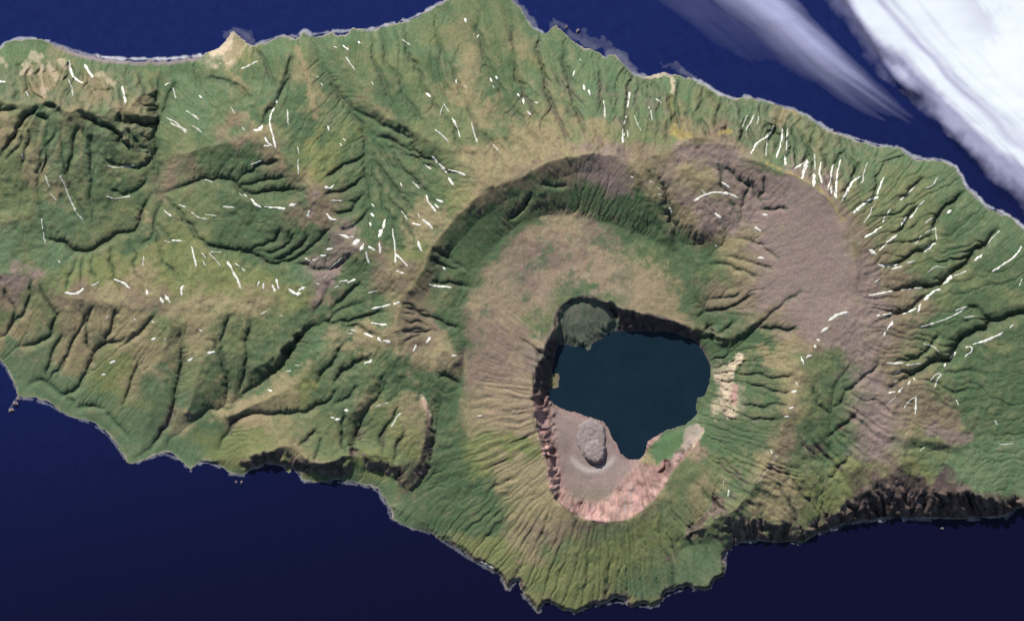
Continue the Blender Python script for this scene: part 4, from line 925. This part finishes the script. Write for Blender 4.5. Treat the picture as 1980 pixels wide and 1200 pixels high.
# ------------------------------------------------------------------ snow patches
ORD = ['first','second','third','fourth','fifth','sixth','seventh','eighth','ninth','tenth','eleventh','twelfth','thirteenth','fourteenth']
def snow_patch(width, pts, seed):
    r = np.random.default_rng(seed)
    p = np.array(pts,float)
    if len(p) == 2 and np.linalg.norm(p[1]-p[0]) < 3: p[1] = p[0]+(p[1]-p[0])*1.4
    q = resample(smooth_line(p,2), 1.6)
    t = np.gradient(q,axis=0); t /= np.linalg.norm(t,axis=1)[:,None]+1e-9
    # round the ends
    e = width*.40
    q = np.vstack([q[0]-t[0]*e, q, q[-1]+t[-1]*e]); t = np.vstack([t[0],t,t[-1]])
    n = np.stack([-t[:,1],t[:,0]],1)
    m = len(q); u = np.linspace(0,1,m)
    lenn = max(1e-6,np.linalg.norm(np.diff(q,axis=0),axis=1).sum())
    endf = np.minimum(1,np.sqrt(np.clip(np.minimum(u,1-u)*lenn/(width*.55),0,1)))
    endf = np.maximum(endf,.12)
    wob = .80+.22*np.interp(u*lenn, np.arange(0,lenn+12,4), r.standard_normal(len(np.arange(0,lenn+12,4))))
    hw = np.clip((width*.44-.2)*endf*np.clip(wob,.4,1.35),.4,None)
    sh = np.interp(u*lenn, np.arange(0,lenn+14,6), r.standard_normal(len(np.arange(0,lenn+14,6))))*.5
    cols = (-1,-.55,0,.55,1)
    vs = []
    for i in range(m):
        for c in cols:
            x,y = q[i]+n[i]*(c*hw[i]+sh[i])
            hz = float(h_at(x,y))
            lift = -.35 if abs(c)==1 or i in (0,m-1) else (.75 if c==0 else .55)
            vs.append((x,y,hz+lift))
    vs = np.array(vs)
    wx_,wy_ = W(vs[:,0],vs[:,1])
    K = len(cols)
    fs = [(i*K+c, i*K+c+1, (i+1)*K+c+1, (i+1)*K+c) for i in range(m-1) for c in range(K-1)]
    P = np.stack([wx_,wy_,vs[:,2]*S],1)
    a,b,c_ = P[fs[0][0]],P[fs[0][1]],P[fs[0][2]]
    fs = np.array(fs)
    if np.cross(b-a,c_-a)[2] < 0: fs = fs[:, ::-1]
    return P, fs, q
def describe(width, pts):
    p = np.array(pts,float); L = np.linalg.norm(np.diff(p,axis=0),axis=1).sum()
    ch_ = np.linalg.norm(p[-1]-p[0])
    if L < 5: return 'dot' if width < 8 else 'round patch'
    if L > 24 and ch_ < .86*L: return 'hooked streak'
    if L > 34: return 'long streak'
    if L > 15: return 'streak'
    return 'short streak' if width < 8 else 'stubby patch'
seed = 100
for region, items in SNOW:
    kinds = [describe(w,p) for w,p in items]
    for ki in sorted(set(kinds)):
        members = [i for i,k in enumerate(kinds) if k==ki]
        members.sort(key=lambda i: np.mean([q[0] for q in items[i][1]]))
        for rank,i in enumerate(members):
            w,p = items[i]; seed += 1
            P, fs, q = snow_patch(w,p,seed)
            c = P.mean(0)
            o = build('snow_patch', P-c, fs, M_snow if w > 5 else M_snow_thin); o.location = [float(v) for v in c]
            if len(members) == 1: lab = f'the only snow {ki} {region}'
            elif rank == 0: lab = f'leftmost snow {ki} {region}'
            elif rank == len(members)-1: lab = f'rightmost snow {ki} {region}'
            else: lab = f'{ORD[rank]} snow {ki} from left {region}'
            tag(o, lab, 'snow patch', 'snow patches '+region)
P, fs, q = snow_patch(*COAST_SNOW, 999); c = P.mean(0)
o = build('snow_patch', P-c, fs, M_snow); o.location=[float(v) for v in c]
tag(o,'bright white snow wedge at the foot of the southern sea cliff','snow patch')

# ------------------------------------------------------------------ rocks off the shore
def rock(x, y, r, h, seed, label):
    g_ = np.random.default_rng(seed); na, nr = 14, 5
    vs, fs = [], []
    for i in range(nr+1):
        rr = i/nr
        for k in range(na):
            t = 2*math.pi*k/na
            w_ = r*(1+.25*math.sin(2*t+seed)+.18*math.sin(5*t+seed*2))
            zz = h*(1-rr**2)*(1+.25*g_.standard_normal()*(rr>0)) - (1.0 if i==nr else 0)
            vs.append((w_*rr*math.cos(t)*S, w_*rr*math.sin(t)*S, max(zz,-1)*S))
    for i in range(nr):
        for k in range(na):
            a = i*na+k; b = i*na+(k+1)%na; fs.append((a,a+na,b+na,b))
    o = build('sea_rock', vs, fs, M_rock, smooth=False)
    a,b = W(x,y); o.location=(float(a),float(b),0)
    tag(o,label,'rock','rocks standing off the shore')
rock(22,793,5,5,1,'dark sea rock at the tip of the southwestern spit, farthest from land')
rock(30,780,5,5,2,'dark sea rock in the middle of the southwestern spit chain')
rock(36,771,4,4,3,'dark sea rock of the southwestern spit nearest the shore')
rock(457,932,3,4,4,'left of two small rocks off the low southern point')
rock(467,932,3,4,5,'right of two small rocks off the low southern point')
rock(1117,60,4,5,6,'foam ringed rock off the northern point with tan tip')
rock(1095,53,3,4,7,'small rock just seaward of the tan tipped northern point')
rock(1822,1021,3,3,8,'lone tiny rock in the sea below the southeastern cliffs')

# ------------------------------------------------------------------ surf
FOAM = [ # (strength, reach, points)
(.95,4,[(0,92),(20,78),(45,74),(80,75),(95,80)]),(.55,5,[(100,84),(150,101),(185,109)]),(1.3,4.5,[(190,110),(230,114),(275,114),(330,114),(385,108)]),
(.7,9,[(440,66),(455,56),(468,68),(485,80)]),(.35,16,[(462,64),(480,70)]),(.7,4,[(495,86),(545,69),(575,71)]),(.8,6,[(580,66),(588,58),(600,66)]),(.7,4,[(600,68),(640,61),(680,60),(720,57)]),
(.95,4,[(715,57),(760,45),(800,34),(830,18),(862,0)]),(1.2,9,[(988,-4),(1004,12),(1020,35),(1032,52)]),(.7,4,[(1035,55),(1055,66)]),(.6,9,[(1066,52),(1076,44),(1092,52)]),
(.75,8,[(1100,64),(1118,76),(1150,92)]),(.45,16,[(1130,72),(1165,86),(1185,98)]),(1.1,12,[(1175,104),(1195,106),(1206,124),(1222,140)]),(.6,6,[(1225,142),(1245,147)]),
(.4,15,[(1282,130),(1302,124),(1312,134)]),(.9,8,[(1318,134),(1326,142),(1340,150)]),(1.0,5,[(1340,152),(1365,164),(1380,177),(1400,185),(1420,191)]),
(.8,4,[(1440,185),(1490,199),(1550,216),(1590,244),(1620,257)]),(.75,4,[(1620,257),(1700,282),(1740,285),(1775,308),(1820,309)]),(.95,5,[(1820,309),(1845,321),(1860,339),(1868,361),(1885,374),(1905,397)]),
(.95,5,[(1905,397),(1945,413),(1980,440),(2020,470)]),
(.7,4,[(1945,1001),(1955,990),(1962,984)]),(1.0,4,[(1895,1004),(1870,1004)]),(1.0,4.5,[(1800,1005),(1765,1002),(1745,1003)]),(.8,4,[(1712,1005),(1670,1008),(1640,1013)]),
(.45,3,[(1640,1013),(1605,1024),(1580,1034)]),(.55,3.5,[(1550,1050),(1530,1050)]),(.8,4,[(1460,1047),(1435,1047),(1415,1055),(1402,1072)]),(.5,3,[(1402,1072),(1404,1100),(1380,1126),(1340,1142)]),
(.45,3.5,[(1320,1140),(1285,1152),(1270,1174),(1235,1172),(1205,1162),(1150,1170),(1110,1184)]),(.5,4,[(1050,1166),(1043,1188),(1030,1172),(1005,1142)]),(.5,4,[(996,1122),(982,1145),(968,1117)]),
(.45,4,[(955,1106),(930,1092),(905,1078),(880,1060),(850,1043)]),(.5,3,[(830,1031),(757,1006),(750,978)]),(.65,3.5,[(745,972),(730,946),(680,933),(640,931),(590,930)]),
(.9,4,[(590,931),(580,920),(570,907)]),(.7,4,[(548,901),(530,896),(500,902),(484,909)]),(.55,4,[(470,918),(445,917)]),(.9,4,[(425,903),(400,892),(385,896)]),
(.5,3,[(370,909),(345,888),(318,876)]),(.55,3,[(318,876),(252,899),(235,876),(205,836),(165,813)]),(.6,3.5,[(165,813),(135,804),(105,786),(65,771),(40,770)]),(.4,5,[(34,768),(20,790)]),(.45,3,[(30,752),(14,715),(0,698)]),
]
foam = np.zeros((NY,NX))
for st,reach,pts in FOAM:
    r_ = smooth_line(pts,1)
    D,_ = dist_to_lines([r_], reach*1.9)
    foam = np.maximum(foam, (st*.44 if reach<7 else st*.11)*(1-sstep(reach*.15,reach*(.95 if reach<7 else 1.3),D+1.2*fbm(PX,PY,10,2,43)+(reach*.26*fbm(PX,PY,16,4,47,.5) if reach>=7 else 0)))*(.55 if pts[0][1]>690 else 1))
foam *= (d_land < 40)
fq = (quad_c(foam) > .03) & quad_any(~land)
f = grid_faces(fq); u, fc = compact(f)
fv = VERT[u].copy(); fv[:,2] = .02+.03*np.clip(foam.ravel()[u],0,1)
o = build('surf', fv, fc, M_surf, attrs={'foam':('FLOAT',foam.ravel()[u])})
tag(o,'white surf breaking along the island shore',kind='stuff')

# ------------------------------------------------------------------ clouds
def cloud_slab(name, x0, x1, y0, y1, step, cover_fn, base_z, thick, mat, thresh):
    nx, ny = int((x1-x0)/step)+1, int((y1-y0)/step)+1
    x, y = np.meshgrid(x0+step*np.arange(nx), y0+step*np.arange(ny))
    c = cover_fn(x,y)
    k = .25*(c[:-1,:-1]+c[1:,:-1]+c[:-1,1:]+c[1:,1:]) > thresh
    j,i = np.nonzero(k); a = j*nx+i
    f = np.stack([a+nx,a+nx+1,a+1,a],1); u, fc = compact(f)
    wx_,wy_ = W(x.ravel()[u],y.ravel()[u]); cc = c.ravel()[u]
    bil = fbm(x,y,60,5,641).ravel()[u]
    zt = base_z + thick*np.clip(cc,0,1)**.8*(1+.10*bil)
    zb = base_z - .2 - .35*thick*np.clip(cc,0,1)**.7
    n = len(u)
    V = np.vstack([np.stack([wx_,wy_,zt*S],1), np.stack([wx_,wy_,zb*S],1)])
    F = [fc, fc[:, ::-1]+n]
    e = np.vstack([fc[:,[0,1]],fc[:,[1,2]],fc[:,[2,3]],fc[:,[3,0]]])
    key = np.sort(e,1); _, inv, cnt = np.unique(key,axis=0,return_inverse=True,return_counts=True)
    be = e[cnt[inv.ravel()]==1]
    F.append(np.stack([be[:,1],be[:,0],be[:,0]+n,be[:,1]+n],1))
    o = build(name, V, np.vstack(F), mat, attrs={'cover':('FLOAT',np.r_[cc,cc])})
    return o
EY = [-260,-100,0,80,150,210,250,300,355,430,560]; EX = [1430,1560,1640,1705,1765,1835,1880,1928,1980,2060,2190]
def along(x,y): return .70*x+.71*y
def main_cover(x,y):
    s = (x-np.interp(y,EY,EX))*.72
    a = along(x,y)
    fr = fbm(a*.25, s, 26, 4, 701,.5)*6
    e = s + fr + .8*fbm(x,y,12,3,702)
    d = .93*sstep(-24,26,e)**1.5+.07*sstep(20,120,s)
    fringe = .42*sstep(-62,6,s+9*fbm(a*.3,s,30,4,703,.5)+4*fbm(x,y,18,3,707))**1.5*(.30+.70*sstep(1200,1480,a+30*smooth_noise(x,y,50,704)))
    line = .34*np.exp(-((s-44-5*smooth_noise(x,y,60,705))/(7+5*sstep(1300,1500,a)))**2)*(1-.6*sstep(1500,1720,a))
    line = line + .16*np.exp(-((s-62-4*smooth_noise(x,y,50,708))/6)**2)
    fil = fbm(a*.06, s, 9, 3, 709)*sstep(0,25,s)*(1-sstep(60,150,s))
    line = line + .13*sstep(.1,1.2,fil)
    big = .30*sstep(-.2,1.5,fbm(a*.35,s,60,5,706,.6))*sstep(90,200,s)
    edge = sstep(0,120,x-1380)
    return np.clip(np.maximum(d,fringe)-line-big,0,1)*np.clip((2330-x)/150,0,1)*np.clip((y+330)/120,0,1)*edge*np.clip((700-y)/160,0,1)
LY = [-200,0,60,140,210,270,330]; LX = [1270,1408,1484,1570,1668,1762,1850]
UY = [-200,0,80,160,230,290,330]; UX = [1390,1535,1612,1694,1786,1870,1950]
def wisp_cover(x,y):
    l = np.interp(y,LY,LX); u = np.interp(y,UY,UX); a = along(x,y)
    t = (x-l)/(np.maximum(u-l,8)) + .05*fbm(a*.2,(x-l)*1.0,34,4,721)
    prof = sstep(-.35,.60,t)*(1-sstep(.60,1.18,t))
    return np.clip(.33*prof*(1-sstep(1060,1440,a))*(1-.55*sstep(1150,1350,a)*sstep(-.1,.5,np.sin((x-l)*.16+2.2*fbm(a*.12,x-l,60,3,724))))*(1+.20*fbm(a*.10,(x-l)*.8,16,3,722)*sstep(1000,1300,a)+.10*fbm(a*.2,x-l,40,3,723)),0,1)*np.clip((y+240)/100,0,1)*(1-sstep(260,370,y))
def veil_cover(x,y):
    l = np.interp(y,LY,LX); a = along(x,y)
    t = (x-l+190)/190.0 + .10*fbm(a*.25,x-l,80,3,731)
    return np.clip(.035*sstep(0,.9,t)*(1-sstep(.8,1.3,t))*(1+.25*fbm(a*.2,x-l,30,3,732)),0,1)*np.clip((y+200)/90,0,1)*(1-sstep(20,200,y))
o = cloud_slab('cloud_bank',1380,2340,-340,700,3,main_cover,30,4,M_cloud,.012); tag(o,'thick bright white fog bank filling the upper right over the sea','cloud')
o = cloud_slab('cloud_streak',1230,2000,-240,380,2.5,wisp_cover,26,3,M_wisp,.01); tag(o,'long lilac cloud streak running beside the white fog bank','cloud')
o = cloud_slab('cloud_veil',1080,1800,-200,210,4,veil_cover,26,2,M_wisp,.006); tag(o,'faint thin cloud veil over the sea left of the lilac streak','cloud')

# ------------------------------------------------------------------ light
SUN_AZ = (-.36,.93); SUN_EL = math.radians(41)
sd = np.array([SUN_AZ[0]*math.cos(SUN_EL), SUN_AZ[1]*math.cos(SUN_EL), math.sin(SUN_EL)]); sd /= np.linalg.norm(sd)
from mathutils import Vector
sl_ = bpy.data.lights.new('sun','SUN'); sl_.energy = 4.2; sl_.angle = math.radians(.5); sl_.color = (1,.955,.89)
so = bpy.data.objects.new('sun', sl_); COL.objects.link(so)
so.rotation_euler = Vector(sd).to_track_quat('Z','Y').to_euler(); so.location = tuple(sd*300)
w = bpy.data.worlds.new('World'); scene.world = w; w.use_nodes = True
nt = w.node_tree; bg = nt.nodes['Background']
sky = nt.nodes.new('ShaderNodeTexSky'); sky.sky_type = 'NISHITA'; sky.sun_disc = False
sky.sun_elevation = SUN_EL; sky.sun_rotation = math.atan2(SUN_AZ[0], SUN_AZ[1])
nt.links.new(sky.outputs['Color'], bg.inputs['Color']); bg.inputs['Strength'].default_value = .065

# ------------------------------------------------------------------ camera
cam = bpy.data.cameras.new('camera'); co = bpy.data.objects.new('camera', cam); COL.objects.link(co)
CH = 1800.0
co.location = (0,0,CH); co.rotation_euler = (0,0,0)
cam.sensor_width = 36.0; cam.lens = 36.0*CH/(1980*S); cam.clip_start = 1.0; cam.clip_end = 60000
scene.camera = co
scene.view_settings.view_transform = 'Standard'; scene.view_settings.look = 'None'
scene.view_settings.gamma = 1.0; scene.view_settings.use_curve_mapping = False
scene.view_settings.exposure = .62
scene.cycles.transparent_max_bounces = 16
